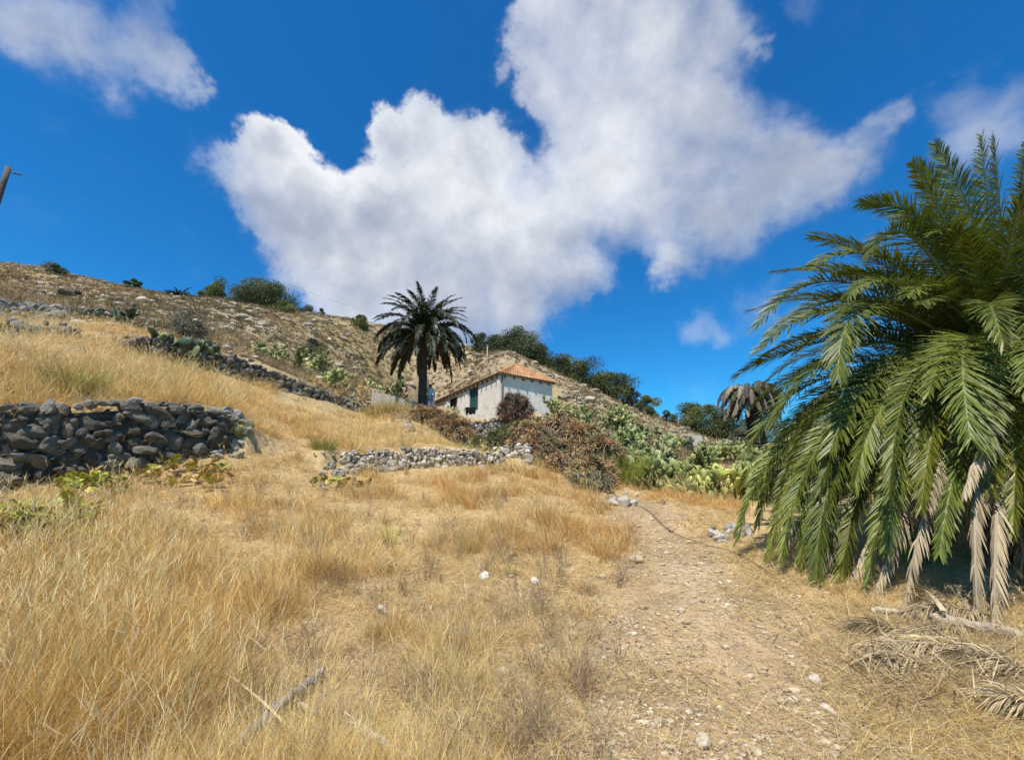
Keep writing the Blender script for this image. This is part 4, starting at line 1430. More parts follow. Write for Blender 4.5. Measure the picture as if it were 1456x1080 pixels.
def slab(name, label, cat, pts, thick, mat, col, extra=.6):
    """pts: (px, top py, bottom py, depth) along a low plastered wall"""
    q = [(P(a, t_, d), P(a, b_, d)) for a, t_, b_, d in pts]
    base = q[0][1]
    t = thing(name, label, cat, (base[0], base[1], base[2] - extra))
    mb = MB()
    rng = np.random.default_rng(len(pts))
    for i in range(len(q) - 1):
        (t0, b0), (t1, b1) = q[i], q[i + 1]
        n = 14
        for j in range(n):
            f0, f1 = j / n, (j + 1) / n
            pa, pb = t0 + (t1 - t0) * f0, t0 + (t1 - t0) * f1
            ba = (b0 + (b1 - b0) * (f0 + f1) / 2)[2] - extra
            u = (pb - pa)[:2]; u /= np.hypot(*u); nn = np.array([-u[1], u[0]])
            zt = (pa[2] + pb[2]) / 2 + rng.normal() * .025
            w = thick + rng.normal() * .015
            prism(mb, [pa[:2] - nn * .01 * (j % 2), pb[:2] - nn * .01 * (j % 2), pb[:2] + nn * w, pa[:2] + nn * w], ba, zt, np.array(col) * rng.uniform(.9, 1.08))
    mb.build('masonry', mat, t, smooth_shade=False)
    return t


slab('parapet', 'low pale rendered parapet ending at the foot of the tall palm trunk', 'wall', [(529, 556, 580, 23.4), (560, 562, 582, 23.4), (592, 572, 590, 23.3)], .5, M_palestone, (.42, .35, .27))
slab('parapet', 'sagging white plastered terrace edge between the tall palm trunk and the house doors', 'wall', [(600, 577, 590, 23.4), (612, 581, 592, 23.3), (640, 585, 596, 23.2), (664, 590, 600, 23.2)], .3, M_plaster, (.68, .64, .58))
slab('parapet', 'flat cream ledge above the rough retaining wall below the green door', 'wall', [(660, 590, 600, 22.9), (684, 588, 598, 22.9), (700, 587, 597, 22.9)], .5, M_palestone, (.58, .53, .44))
slab('pillar_block', 'small pale square masonry block standing in the cactus slope on the right', 'masonry block', [(984, 618, 642, 25.5), (998, 619, 642, 25.5)], .5, M_palestone, (.52, .46, .40))


def tub():
    b = P(669, 591, 23.9)
    t = thing('plastic_tub', 'black plastic tub standing by the dark doorway of the house', 'tub', b - np.array([0, 0, .1]))
    mb = MB()
    z = [0, .02, .52, .55, .55, .50, .06]
    r = [.22, .25, .31, .345, .30, .285, .23]
    n = 20; th = np.arange(n) * 2 * np.pi / n
    V = np.concatenate([np.stack([b[0] + q * np.cos(th), b[1] + q * np.sin(th), np.full(n, b[2] - .1 + h)], 1) for q, h in zip(r, z)])
    k = np.arange(n)
    fs = np.concatenate([np.stack([i * n + k, i * n + (k + 1) % n, (i + 1) * n + (k + 1) % n, (i + 1) * n + k], 1) for i in range(len(z) - 1)])
    mb.add(V, [fs, k[::-1][None], (k + (len(z) - 1) * n)[None]], (.012, .012, .014))
    mb.build('bowl', M_metal, t)
    h = MB()
    tube(h, [[b[0] - .33, b[1], b[2] + .40], [b[0] - .39, b[1], b[2] + .36], [b[0] - .34, b[1], b[2] + .28]], .018, (.015, .015, .016), 6)
    h.build('handle', M_metal, t)


tub()

# ------------------------------------------------------------------ person on the terrace


def person():
    top = P(612, 546.5, 24.3)
    hgt_ = 1.68
    f = top - np.array([0, 0, hgt_])
    t = thing('person', 'person with dark hair in pale blue clothes beside the tall palm trunk', 'person', f)
    # joints, facing the camera side, one arm bent to the hip
    J = dict(pel=(0, 0, .95), spi=(0, 0, 1.14), che=(0, .01, 1.32), nec=(0, 0, 1.46), hea=(0, -.02, 1.54), crn=(0, -.01, 1.62),
             shL=(-.18, .01, 1.40), elL=(-.28, .03, 1.14), wrL=(-.20, -.10, .98), haL=(-.15, -.13, .94),
             shR=(.18, .01, 1.40), elR=(.25, .02, 1.12), wrR=(.27, -.06, .88), haR=(.27, -.08, .80),
             hiL=(-.10, 0, .90), knL=(-.13, -.03, .50), anL=(-.15, .02, .09), toL=(-.16, -.15, .035),
             hiR=(.10, 0, .90), knR=(.12, -.02, .50), anR=(.13, .03, .09), toR=(.15, -.14, .035))
    rad = dict(pel=.135, spi=.12, che=.14, nec=.055, hea=.088, crn=.085, shL=.065, elL=.045, wrL=.032, haL=.036, shR=.065, elR=.045, wrR=.032, haR=.036,
               hiL=.095, knL=.06, anL=.042, toL=.04, hiR=.095, knR=.06, anR=.042, toR=.04)
    E = [('pel', 'spi'), ('spi', 'che'), ('che', 'nec'), ('nec', 'hea'), ('hea', 'crn'), ('che', 'shL'), ('shL', 'elL'), ('elL', 'wrL'), ('wrL', 'haL'), ('che', 'shR'), ('shR', 'elR'), ('elR', 'wrR'), ('wrR', 'haR'),
         ('pel', 'hiL'), ('hiL', 'knL'), ('knL', 'anL'), ('anL', 'toL'), ('pel', 'hiR'), ('hiR', 'knR'), ('knR', 'anR'), ('anR', 'toR')]
    # fingers: short chains rooted in the palm
    for s, sx in (('L', 1), ('R', -1)):
        h = np.array(J['ha' + s]); w = np.array(J['wr' + s]); d = (h - w) / np.linalg.norm(h - w)
        for k in range(5):
            if k == 0:
                a = h + np.array([sx * .035, -.02, .01]); b = a + np.array([sx * .02, -.02, -.025])
            else:
                o = (k - 2.5) * .017
                a = h + d * .045 + np.array([0, o, 0]); b = a + d * (.04 + .008 * (2.5 - abs(k - 2.5))) + np.array([sx * .012, -.006, 0])
            J[f'f{s}{k}a'] = tuple(a); J[f'f{s}{k}b'] = tuple(b)
            rad[f'f{s}{k}a'] = .0095; rad[f'f{s}{k}b'] = .008
            E += [('ha' + s, f'f{s}{k}a'), (f'f{s}{k}a', f'f{s}{k}b')]

    def skin(name, keys, grow, mat, col, trim=None):
        ks = [k for k in J if k in keys]
        idx = {k: i for i, k in enumerate(ks)}
        pos = {k: Vector(J[k]) for k in ks}
        if trim: pos.update({k: Vector(v) for k, v in trim.items()})
        me = bpy.data.meshes.new(name)
        me.from_pydata([pos[k] for k in ks], [(idx[a], idx[b]) for a, b in E if a in idx and b in idx], [])
        o = bpy.data.objects.new(name, me); C.objects.link(o)
        md = o.modifiers.new('skin', 'SKIN'); md.use_smooth_shade = True
        sv = me.skin_vertices[0].data
        for k in ks:
            r = rad[k] + grow
            sv[idx[k]].radius = (r, r)
        root = 'pel' if 'pel' in idx else ks[0]
        sv[idx[root]].use_root = True
        sb = o.modifiers.new('sub', 'SUBSURF'); sb.levels = 2; sb.render_levels = 2
        dg = bpy.context.evaluated_depsgraph_get()
        m2 = bpy.data.meshes.new_from_object(o.evaluated_get(dg))
        o.modifiers.clear(); o.data = m2
        m2.materials.clear(); m2.materials.append(mat)
        ca = m2.color_attributes.new('Col', 'FLOAT_COLOR', 'POINT')
        for q in ca.data: q.color = (*col, 1)
        for p_ in m2.polygons: p_.use_smooth = True
        o.parent = t
        return o
    skin('body', list(J), 0, M_skin, (.42, .26, .18))
    skin('shirt', ['pel', 'spi', 'che', 'shL', 'elL', 'shR', 'elR'], .018, M_cloth, (.44, .56, .62))
    skin('trousers', ['pel', 'hiL', 'knL', 'anL', 'hiR', 'knR', 'anR'], .021, M_cloth, (.22, .33, .42), {'anL': (-.15, .02, .13), 'anR': (.13, .03, .13)})
    # face and hair
    fc = np.array(root_loc(t))
    mb = MB()
    V, Fa = ico(3)
    hair = V * np.array([.105, .118, .12]) + np.array([0, .012, 1.59])
    keep = ~((hair[:, 1] < -.055) & (hair[:, 2] < 1.63)) & (hair[:, 2] > 1.50)
    fk = keep[Fa].all(1)
    mb.add(hair + fc, Fa[fk], (.014, .011, .010)); mb.build('hair', M_cloth, t)
    mb = MB()
    for sx in (-1, 1):
        mb.add(V * .011 + fc + np.array([sx * .032, -.098, 1.575]), Fa, (.03, .02, .02))
    mb.build('eyes', M_skin, t)
    mb = MB()
    mb.add(V * np.array([.014, .022, .024]) + fc + np.array([0, -.103, 1.548]), Fa, (.42, .25, .18)); mb.build('nose', M_skin, t)
    mb = MB()
    mb.add(V * np.array([.026, .01, .007]) + fc + np.array([0, -.094, 1.513]), Fa, (.30, .12, .11)); mb.build('mouth', M_skin, t)


person()

# ------------------------------------------------------------------ aloe shrubs


def rosette(mb, pos, axis, r, nleaf, rng, col, w=.034):
    axis = axis / np.linalg.norm(axis)
    ref = np.array([0, 0, 1.0]) if abs(axis[2]) < .9 else np.array([1.0, 0, 0])
    u = np.cross(axis, ref); u /= np.linalg.norm(u); v = np.cross(axis, u)
    i = np.arange(nleaf)
    th = i * 2.39996 + rng.uniform(0, 6)
    tilt = .35 + 1.25 * (i + .5) / nleaf + rng.normal(0, .12, nleaf)
    rd = np.cos(th)[:, None] * u + np.sin(th)[:, None] * v
    d = axis * np.cos(tilt)[:, None] + rd * np.sin(tilt)[:, None]
    ln = r * rng.uniform(.75, 1.15, nleaf)
    sd = np.cross(d, axis); sd /= np.linalg.norm(sd, axis=1, keepdims=True) + 1e-6
    nrm = np.cross(sd, d)
    g = np.array([0, 0, -1.0])
    c0 = pos + d * .02
    Vs = []
    for q, ww in ((0, 1.0), (.5, .8), (1, 0)):
        p = c0 + d * (ln * q)[:, None] + g * (.28 * ln * q * q)[:, None] + axis * (.10 * ln * q * q)[:, None]
        if ww:
            Vs += [p - sd * w * ww / 2 + nrm * w * .18, p - nrm * w * .22 * ww, p + sd * w * ww / 2 + nrm * w * .18]
        else:
            Vs.append(p)
    V = np.stack(Vs, 1); m = 7
    b = (np.arange(nleaf) * m)[:, None]
    fq = np.concatenate([b + np.array([[0, 1, 4, 3]]), b + np.array([[1, 2, 5, 4]])]); ft = np.concatenate([b + np.array([[3, 4, 6]]), b + np.array([[4, 5, 6]])])
    cc = col * rng.uniform(.75, 1.25, (nleaf, 1))
    mb.add(V.reshape(-1, 3), [fq, ft], np.repeat(cc, m, 0))


def aloe(name, label, lobes, n, rng, pal, r=.27, cat='aloe shrub', group=None):
    """lobes: (px, py, depth, rx, ry, rz): mounds of rosettes standing on branching stems"""
    cs = [(P(a, b, d), np.array([rx, ry, rz])) for a, b, d, rx, ry, rz in lobes]
    ctr = np.mean([c for c, _ in cs], 0)
    gz = Hs(ctr[0], ctr[1])
    t = thing(name, label, cat, (ctr[0], ctr[1], gz))
    mb = MB(); st = MB()
    wts = np.array([q[1][0] * q[1][2] for q in cs]); wts /= wts.sum()
    k = 0
    roots = [(c[0] + rng.normal() * .3, c[1] + rng.normal() * .3) for c, _ in cs for _ in range(3)]
    while k < n:
        c, rr = cs[rng.choice(len(cs), p=wts)]
        d = rng.normal(size=3); d /= np.linalg.norm(d)
        if d[1] > .75: continue
        s = rng.uniform(.72, 1.06) ** .6
        p = c + d * rr * s
        hz = Hs(p[0], p[1]) + .1
        if p[2] < hz: p[2] = hz + abs(rng.normal()) * .15
        ins = any((((p - c2) / (r2 * .72)) ** 2).sum() < 1 for c2, r2 in cs)
        if ins and rng.uniform() < .8: continue
        ax = d * np.array([1, 1, .8]) + np.array([0, 0, .55]) + rng.normal(size=3) * .35
        col = np.array(pal[rng.choice(len(pal))]) * rng.uniform(.75, 1.25)
        rosette(mb, p, ax, r * rng.uniform(.7, 1.25), int(rng.integers(13, 20)), rng, col, w=r * .135)
        if k % 3 == 0:
            q = roots[rng.integers(len(roots))]
            z0 = Hs(q[0], q[1]) - .05
            a = np.array([q[0], q[1], z0])
            tube(st, bez(a, (a + p) / 2 + np.array([0, 0, .25]), p, 6), np.linspace(.035, .02, 6), np.array((.13, .095, .07)) * rng.uniform(.6, 1.3), 5)
        # a skirt of withered leaves below the rosette
        if rng.uniform() < .5:
            rosette(mb, p - ax / np.linalg.norm(ax) * .12, -ax + np.array([0, 0, -.6]), r * .8, 9, rng, np.array((.15, .105, .07)) * rng.uniform(.6, 1.2), w=r * .11)
        k += 1
    mb.build('rosettes', M_aloe, t, smooth_shade=False)
    st.build('stems', M_wood, t)
    return t


ra = np.random.default_rng(19)
BROWN = [(.36, .21, .10), (.43, .27, .135), (.27, .155, .085), (.41, .30, .13), (.31, .26, .11), (.52, .36, .18)]
GREENER = [(.21, .13, .09), (.19, .18, .085), (.14, .15, .07), (.26, .20, .10)]
aloe('aloe_thicket', 'sprawling reddish brown aloe thicket below the right wall of the house',
     [(752, 622, 16.0, .75, .7, .75), (790, 622, 16.0, 1.0, .8, .85), (825, 640, 15.2, 1.0, .8, .9), (850, 655, 14.2, .85, .7, .85), (800, 660, 14.0, .9, .8, .7), (842, 676, 12.8, .65, .5, .5), (768, 645, 14.8, .8, .7, .75)], 760, ra, BROWN + [(.23, .2, .1)])
aloe('aloe_thicket', 'rounded brown aloe clump in front of the tall palm trunk', [(612, 598, 20.4, .8, .6, .6), (637, 605, 20.0, .75, .6, .62), (655, 612, 19.8, .5, .5, .5), (600, 590, 21, .5, .5, .4)], 260, ra, BROWN)
aloe('aloe_thicket', 'small dark aloe clump growing on the retaining wall at the house corner', [(732, 574, 21.6, .62, .5, .52), (722, 584, 21.4, .5, .45, .45), (745, 582, 21.4, .5, .4, .45)], 150, ra, [(.22, .12, .08), (.27, .16, .11), (.16, .10, .07)])
aloe('aloe_thicket', 'greyish low aloe clump at the foot of the brown thicket beside the path', [(832, 694, 11.6, .28, .25, .25), (848, 690, 11.8, .3, .25, .3)], 40, ra, [(.2, .19, .12), (.17, .15, .09)])
aloe('aloe_thicket', 'olive green spiky clump under the retaining wall left of the brown thicket', [(684, 633, 17.6, .5, .4, .35), (705, 628, 17.6, .5, .4, .4), (722, 618, 18, .4, .4, .4)], 90, ra, [(.18, .19, .06), (.24, .22, .08), (.13, .14, .05)], r=.24)

# ------------------------------------------------------------------ prickly pears

PADT = np.arange(12) * 2 * np.pi / 12


def pad(mb, base, d, nrm, L, Wd, col):
    d = d / np.linalg.norm(d); nrm = nrm - d * (nrm @ d); nrm /= np.linalg.norm(nrm); s = np.cross(d, nrm)
    r = 1 - .16 * np.cos(PADT)
    out = base + d * L * .5
    o = out + np.outer(np.cos(PADT) * L * .5, d) + np.outer(np.sin(PADT) * Wd * .5 * (1 + .18 * np.cos(PADT)), s)
    th = L * .055
    i1 = out + (o - out) * .72 + nrm * th; i2 = out + (o - out) * .72 - nrm * th
    V = np.concatenate([o, i1, i2, [out + nrm * th * 1.25], [out - nrm * th * 1.25]])
    k = np.arange(12); k1 = (k + 1) % 12
    fq = np.concatenate([np.stack([k, k1, 12 + k1, 12 + k], 1), np.stack([k1, k, 24 + k, 24 + k1], 1)])
    ft = np.concatenate([np.stack([12 + k, 12 + k1, np.full(12, 36)], 1), np.stack([24 + k1, 24 + k, np.full(12, 37)], 1)])
    mb.add(V, [fq, ft], col)


def cactus(label, px, py, depth, hgt_, spread, n, rng, pal, L=.36, group=None, fruit=.0):
    p = P(px, py, depth)
    gz = Hs(p[0], p[1])
    b0 = np.array([p[0], p[1], gz])
    t = thing('prickly_pear', label, 'cactus', b0, group)
    mb = MB()
    lst = []
    m = 0
    fr = MB(); nf = 0
    while m < n:
        if not lst or rng.uniform() < .10:
            a = rng.uniform(0, 6.283); r = spread * math.sqrt(rng.uniform())
            x, y = b0[0] + r * math.cos(a), b0[1] + r * .7 * math.sin(a)
            base = np.array([x, y, Hs(x, y) - .06]); d = np.array([rng.normal() * .35, rng.normal() * .35, 1.0])
            lev = 0
        else:
            q = lst[rng.integers(len(lst))]
            base0, d0, n0, L0, lev = q
            lev += 1
            ang = rng.uniform(-1.1, 1.1)
            s0 = np.cross(d0, n0)
            rim = base0 + d0 * L0 * (.5 + .46 * math.cos(ang)) + s0 * L0 * .33 * math.sin(ang)
            d = d0 * math.cos(ang) + s0 * math.sin(ang) + np.array([0, 0, .35]) + rng.normal(size=3) * .25
            base = rim
        d = d / np.linalg.norm(d)
        l = L * rng.uniform(.7, 1.2)
        if base[2] + l - b0[2] > hgt_ * rng.uniform(.85, 1.15) or lev > 7:
            m += .2
            continue
        nn = rng.normal(size=3); nn[2] *= .4
        nn = nn - d * (nn @ d); nn /= np.linalg.norm(nn)
        col = np.array(pal[rng.choice(len(pal))]) * rng.uniform(.75, 1.25)
        pad(mb, base, d, nn, l, l * rng.uniform(.58, .72), col)
        lst.append((base, d, nn, l, lev))
        m += 1
    mb.build('pads', M_cactus, t)
    return t


rc = np.random.default_rng(29)
CG = [(.17, .205, .06), (.22, .25, .08), (.11, .14, .045), (.27, .29, .10)]
CY = [(.34, .36, .08), (.42, .42, .12), (.24, .27, .07), (.18, .20, .06)]
CB = [(.18, .205, .075), (.12, .14, .055), (.25, .265, .105), (.31, .31, .14)]
CD = [(.055, .075, .04), (.08, .10, .05), (.045, .055, .035)]
CL = [(.26, .28, .085), (.20, .215, .07), (.36, .35, .14), (.13, .145, .045)]
for a in [
    ('bluish prickly pear on the path side of the cactus slope next to the brown thicket', 905, 672, 14.5, 1.1, .7, 110, CB),
    ('dense dark bluish prickly pear in the middle of the cactus slope', 930, 655, 17, 1.5, 1.1, 150, CB),
    ('large broad-padded prickly pear at the front of the cactus slope', 955, 690, 13.8, 1.15, .8, 110, CG, .42),
    ('bright green broad-padded prickly pear nearest the dry golden grass', 1002, 700, 13.4, 1.05, .8, 120, CY, .40),
    ('yellow-green prickly pear partly behind the big palm fronds', 1046, 698, 13.6, 1.15, .8, 120, CY, .40),
    ('prickly pear half hidden by the lowest fronds of the big palm', 1090, 690, 13.8, 1.25, .8, 110, CG, .38),
    ('grey-green prickly pear directly below the pale masonry block', 985, 668, 17, 1.0, 1.0, 130, CG),
    ('pale sunlit prickly pear right of the pale masonry block', 1035, 655, 20, 1.2, 1.1, 120, CL),
    ('pale prickly pear under the leaning withered palm', 1070, 660, 18.5, 1.3, 1.0, 110, CL),
    ('tall dark prickly pear patch below the yellow grass on the slope', 905, 632, 20, 1.4, 1.2, 150, CB),
    ('olive prickly pear patch just right of the house wall', 812, 590, 25, 1.2, 1.2, 120, CL),
    ('green prickly pear behind the top of the brown thicket', 842, 604, 23.5, 1.3, 1.3, 140, CG),
    ('light green prickly pear up the slope right of the brown thicket', 875, 612, 23, 1.4, 1.3, 140, CL),
    ('tangled prickly pear right of the brown thicket', 884, 648, 17.5, 1.3, .9, 120, CG),
    ('low yellowish prickly pear left of the pale masonry block', 950, 640, 21.5, .8, 1.0, 80, CY),
    ('small dark prickly pear touching the left side of the masonry block', 973, 636, 24.5, .7, .35, 30, CD),
    ('small brownish prickly pear touching the right side of the masonry block', 1008, 634, 24.8, .7, .35, 30, CL),
    ('dark prickly pear on the upper left terrace behind the pale grass', 172, 470, 15.5, .95, 1.0, 150, CD, .24),
    ('smaller dark prickly pear at the left end of the upper left cactus row', 128, 468, 15.5, .6, .6, 70, CD, .22),
    ('big broad-padded prickly pear hanging over the long hillside wall', 250, 500, 14.6, .95, .6, 60, CB[:2] + CD + CD, .5),
    ('dark prickly pear with upright pads on top of the long hillside wall', 300, 506, 15.6, 1.0, .5, 60, CD + CD + CB[:1], .45),
    ('sunlit prickly pear above the wall midway to the tall palm', 478, 562, 22.5, 1.2, .9, 100, CG + CL, .38),
    ('pale dead-looking prickly pear uphill from the middle of the hillside wall', 455, 525, 25, 1.6, 1.2, 160, CL, .32),
    ('grey prickly pear left of the sunlit one above the hillside wall', 420, 540, 22, 1.1, 1.0, 110, CL + CD, .32),
    ('dry grey prickly pear hedge left of the tall palm trunk', 545, 550, 27, 1.2, 1.4, 150, CL, .33),
    ('dry grey prickly pear hedge between the tall palm trunk and the house', 625, 560, 31, 1.6, 1.3, 130, CL, .33),
    ('greenish cactus clump uphill from the big overhanging prickly pear', 372, 520, 21, .8, .9, 80, CL + CG, .3),
]:
    far_ = a[1] > 780
    cactus(a[0], a[1], a[2], a[3], a[4], a[5], int(a[6] * (1.6 if far_ else 1.2)), rc, a[7], L=(a[8] if len(a) > 8 else .34) * (.80 if far_ else .9))

# ------------------------------------------------------------------ trees and bushes


def leaves(mb, pts, size, col, rng, flat=.0):
    n = len(pts)
    d = rng.normal(size=(n, 3)); d /= np.linalg.norm(d, axis=1, keepdims=True)
    e = rng.normal(size=(n, 3)); e -= d * np.sum(d * e, 1, keepdims=True); e /= np.linalg.norm(e, axis=1, keepdims=True)
    s = size * rng.uniform(.6, 1.3, (n, 1))
    V = np.stack([pts - d * s * .5, pts + e * s * .28, pts + d * s * .5, pts - e * s * .28], 1)
    mb.add(V.reshape(-1, 3), (np.arange(n) * 4)[:, None] + np.arange(4)[None], np.repeat(col, 4, 0))


def tree(name, label, px, pyt, pyb, depth, wpx, rng, pal, cat='tree', nclump=18, nleaf=170, leaf=.16, trunk=.12, shape='round', group=None, sink=.3, lowcrown=.05, tcol=(.12, .09, .065)):
    wpx = wpx * (1.25 if depth > 40 and px > 600 else 1)
    top = P(px, pyt, depth); bot = P(px, pyb, depth)
    nleaf = int(nleaf * min(2.4, max(1, wpx / 45)))
    h = top[2] - bot[2]; w = wpx / F * depth / 2
    gz = min(Hs(bot[0], bot[1]), bot[2])
    base = np.array([bot[0], bot[1], gz])
    H_ = top[2] - gz
    t = thing(name, label, cat, base, group)
    tb, cb = MB(), MB()
    cl = []
    for i in range(nclump):
        u = (i + .5) / nclump
        zz = lowcrown + (1 - lowcrown) * u
        prof = {'round': math.sin(math.pi * (0.12 + .84 * zz)) ** .6, 'cone': (1.02 - zz) ** .75, 'flat': min(1, .35 + zz * 1.1) * (1.0 if zz < .85 else .75)}[shape]
        a = i * 2.39996 + rng.normal() * .4
        r = w * prof * math.sqrt(rng.uniform(.08, .62))
        rad = w * rng.uniform(.34, .52) * (.7 + .3 * prof)
        c = base + np.array([math.cos(a) * r, math.sin(a) * r, H_ * zz * .93])
        c = c + rng.normal(size=3) * w * .10
        cl.append((c, rad * rng.uniform(.7, 1.25)))
    lead = [base - np.array([0, 0, sink]), base + np.array([rng.normal() * .1, rng.normal() * .1, H_ * .4]), base + np.array([rng.normal() * .15 * w, 0, H_ * .8])]
    tube(tb, bez(*[np.array(q) for q in lead], 7), np.linspace(trunk, trunk * .3, 7), tcol, 7)
    for c, rad in cl[::2]:
        s = base + np.array([0, 0, min(H_ * .6, max(.1, (c[2] - base[2]) * .45))])
        tube(tb, bez(s, (s + c) / 2 + np.array([0, 0, .1]), c, 5), np.linspace(trunk * .45, trunk * .12, 5), tcol, 5)
    for c, rad in cl:
        n = nleaf
        d = rng.normal(size=(n, 3)); d /= np.linalg.norm(d, axis=1, keepdims=True)
        p = c + d * (rad * rng.uniform(.25, 1.12, (n, 1)) ** .6) * np.array([1.1, 1.1, rng.uniform(.55, 1.05)])
        base_c = np.array(pal[rng.choice(len(pal))]) * rng.uniform(.75, 1.3)
        leaves(cb, p, leaf, base_c * rng.uniform(.7, 1.35, (n, 1)), rng)
    tb.build('trunk', M_bark, t)
    cb.build('crown', M_leaf, t, smooth_shade=False)
    return t


rt = np.random.default_rng(37)
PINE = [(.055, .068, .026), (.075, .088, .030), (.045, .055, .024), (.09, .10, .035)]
OLV = [(.11, .12, .035), (.14, .145, .045), (.08, .09, .03)]
LIME = [(.13, .14, .04), (.10, .11, .035)]
GREYB = [(.14, .13, .10), (.11, .10, .075), (.17, .15, .11)]
for a in [
    # name, label, px, top, bottom, depth, width px, palette, shape
    ('bush', 'wide dark green bush crowning the skyline left of the tall palm', 368, 405, 452, 52, 92, PINE + OLV, 'round', 34, 'bush'),
    ('bush', 'low right-hand shoulder bush trailing down from the wide dark skyline bush', 402, 428, 458, 50, 44, OLV, 'round', 14, 'bush'),
    ('bush', 'medium olive bush on the skyline left of the wide dark one', 305, 401, 434, 54, 44, OLV, 'cone', 18, 'bush'),
    ('bush', 'small low bush at the left foot of the olive skyline bush', 288, 417, 433, 54, 30, OLV, 'round', 8, 'bush'),
    ('bush', 'tiny lone upright bush on the skyline left of the stemless palm', 189, 398, 416, 54, 22, OLV, 'round', 8, 'bush'),
    ('bush', 'low dark bush on the skyline at the far left', 76, 378, 393, 50, 32, PINE + GREYB, 'round', 10, 'bush'),
    ('bush', 'grey dry bush on the slope below the far left skyline', 95, 414, 428, 34, 32, GREYB, 'round', 10, 'bush'),
    ('bush', 'tiny grey-green bush on the skyline right of the wide dark bush', 436, 437, 452, 56, 26, OLV + GREYB, 'round', 7, 'bush'),
    ('bush', 'very small grey-green bush farther right of the wide dark bush', 456, 440, 454, 57, 14, OLV + GREYB, 'cone', 5, 'bush'),
    ('bush', 'small yellow-green bush on the skyline just left of the tall palm crown', 512, 447, 463, 56, 26, LIME, 'round', 8, 'bush'),
    ('bush', 'bare twiggy dark shrub behind the overhanging prickly pear', 258, 447, 492, 17, 60, GREYB + [(.05, .05, .035)], 'round', 14, 'shrub'),
    ('pine_tree', 'small pine on the skyline just right of the tall palm crown', 682, 474, 500, 55, 30, PINE, 'cone', 10, 'tree'),
    ('pine_tree', 'dark pine behind the mast at the left end of the ridge trees', 712, 474, 512, 53, 48, PINE, 'round', 18, 'tree'),
    ('pine_tree', 'largest dark pine leaning down the ridge directly above the orange roof', 740, 473, 524, 52, 66, PINE, 'round', 26, 'tree'),
    ('pine_tree', 'dark rounded pine above the right half of the orange roof', 762, 492, 532, 51, 54, PINE, 'round', 20, 'tree'),
    ('bush', 'yellow-green low bush between the pines above the right eave', 782, 512, 534, 50, 36, LIME + OLV, 'round', 10, 'bush'),
    ('pine_tree', 'pointed dark pine just right of the yellow-green bush on the ridge', 803, 506, 545, 50, 44, PINE, 'cone', 18, 'tree'),
    ('pine_tree', 'spreading pine in the middle of the ridge tree row', 830, 516, 558, 49, 54, PINE + OLV, 'round', 20, 'tree'),
    ('pine_tree', 'olive green round tree right of the middle of the ridge row', 850, 534, 566, 48, 36, OLV, 'round', 12, 'tree'),
    ('pine_tree', 'bushy dark pine near the right end of the ridge row', 876, 531, 572, 48, 50, PINE + OLV, 'round', 20, 'tree'),
    ('pine_tree', 'thin feathery tree closing the right end of the ridge row', 899, 550, 580, 48, 26, OLV + GREYB, 'cone', 8, 'tree'),
    ('bush', 'separate round green bush on the descending ridge', 922, 562, 586, 47, 30, OLV, 'round', 10, 'bush'),
    ('bush', 'tiny dark bush in the dip of the ridge left of the green grove', 952, 582, 598, 46, 18, PINE, 'round', 5, 'bush'),
    ('pine_tree', 'green tree at the left edge of the grove behind the withered palm', 985, 572, 612, 44, 40, OLV + PINE, 'round', 16, 'tree'),
    ('pine_tree', 'bright green middle tree of the grove behind the withered palm', 1015, 576, 620, 43, 44, OLV + LIME, 'round', 18, 'tree'),
    ('pine_tree', 'broad green tree directly behind the withered palm crown', 1042, 580, 626, 42, 44, OLV + PINE, 'round', 16, 'tree'),
    ('pine_tree', 'green tree just right of the withered palm trunk', 1088, 588, 640, 41, 50, OLV + PINE, 'round', 16, 'tree'),
    ('bush', 'grey leafless bush at the foot of the withered palm', 1055, 606, 632, 30, 34, GREYB, 'round', 10, 'bush'),
    ('shrub', 'dark dense shrub added behind the left half of the big palm to block the sky', 1190, 600, 730, 11.5, 170, PINE, 'round', 26, 'shrub'),  # three dark shrubs added to block sky showing beneath the palm
    ('shrub', 'dark dense shrub added behind the trunk of the big palm to block the sky', 1330, 590, 730, 11.5, 200, PINE, 'round', 30, 'shrub'),
    ('shrub', 'dark dense shrub added behind the big palm at the right edge to block the sky', 1470, 590, 740, 11.0, 200, PINE, 'round', 26, 'shrub'),
    ('shrub', 'bare grey twiggy shrub among pale cactus uphill of the hillside wall', 440, 480, 520, 27, 44, GREYB + OLV, 'round', 12, 'shrub'),
]:
    nm, lab, px, pt, pb, dp, w, pal, shp, nc, cat = a
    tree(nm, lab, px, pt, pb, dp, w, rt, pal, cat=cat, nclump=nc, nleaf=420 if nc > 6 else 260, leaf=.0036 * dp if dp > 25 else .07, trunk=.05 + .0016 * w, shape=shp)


def reed(label, px, py, depth, n, hgt_, rng, cols, spread=.4, cat='grass tussock', name='tussock'):
    p = P(px, py, depth); b = np.array([p[0], p[1], Hs(p[0], p[1])])
    t = thing(name, label, cat, b)
    mb = MB()
    a = rng.uniform(0, 6.283, n); r = spread * np.sqrt(rng.uniform(0, 1, n))
    pos = b + np.stack([r * np.cos(a), r * np.sin(a), np.full(n, -.04)], 1)
    c = np.array(cols)[rng.choice(len(cols), n)] * rng.uniform(.7, 1.3, (n, 1))
    blades(mb, pos, a + rng.normal(0, .5, n), .1 + r / spread * .35, hgt_ * rng.uniform(.5, 1.1, n), np.full(n, .0022 + .0006 * depth), rng.uniform(.05, .35, n), c, rng, 3)
    mb.build('blades', M_leaf, t, smooth_shade=False)


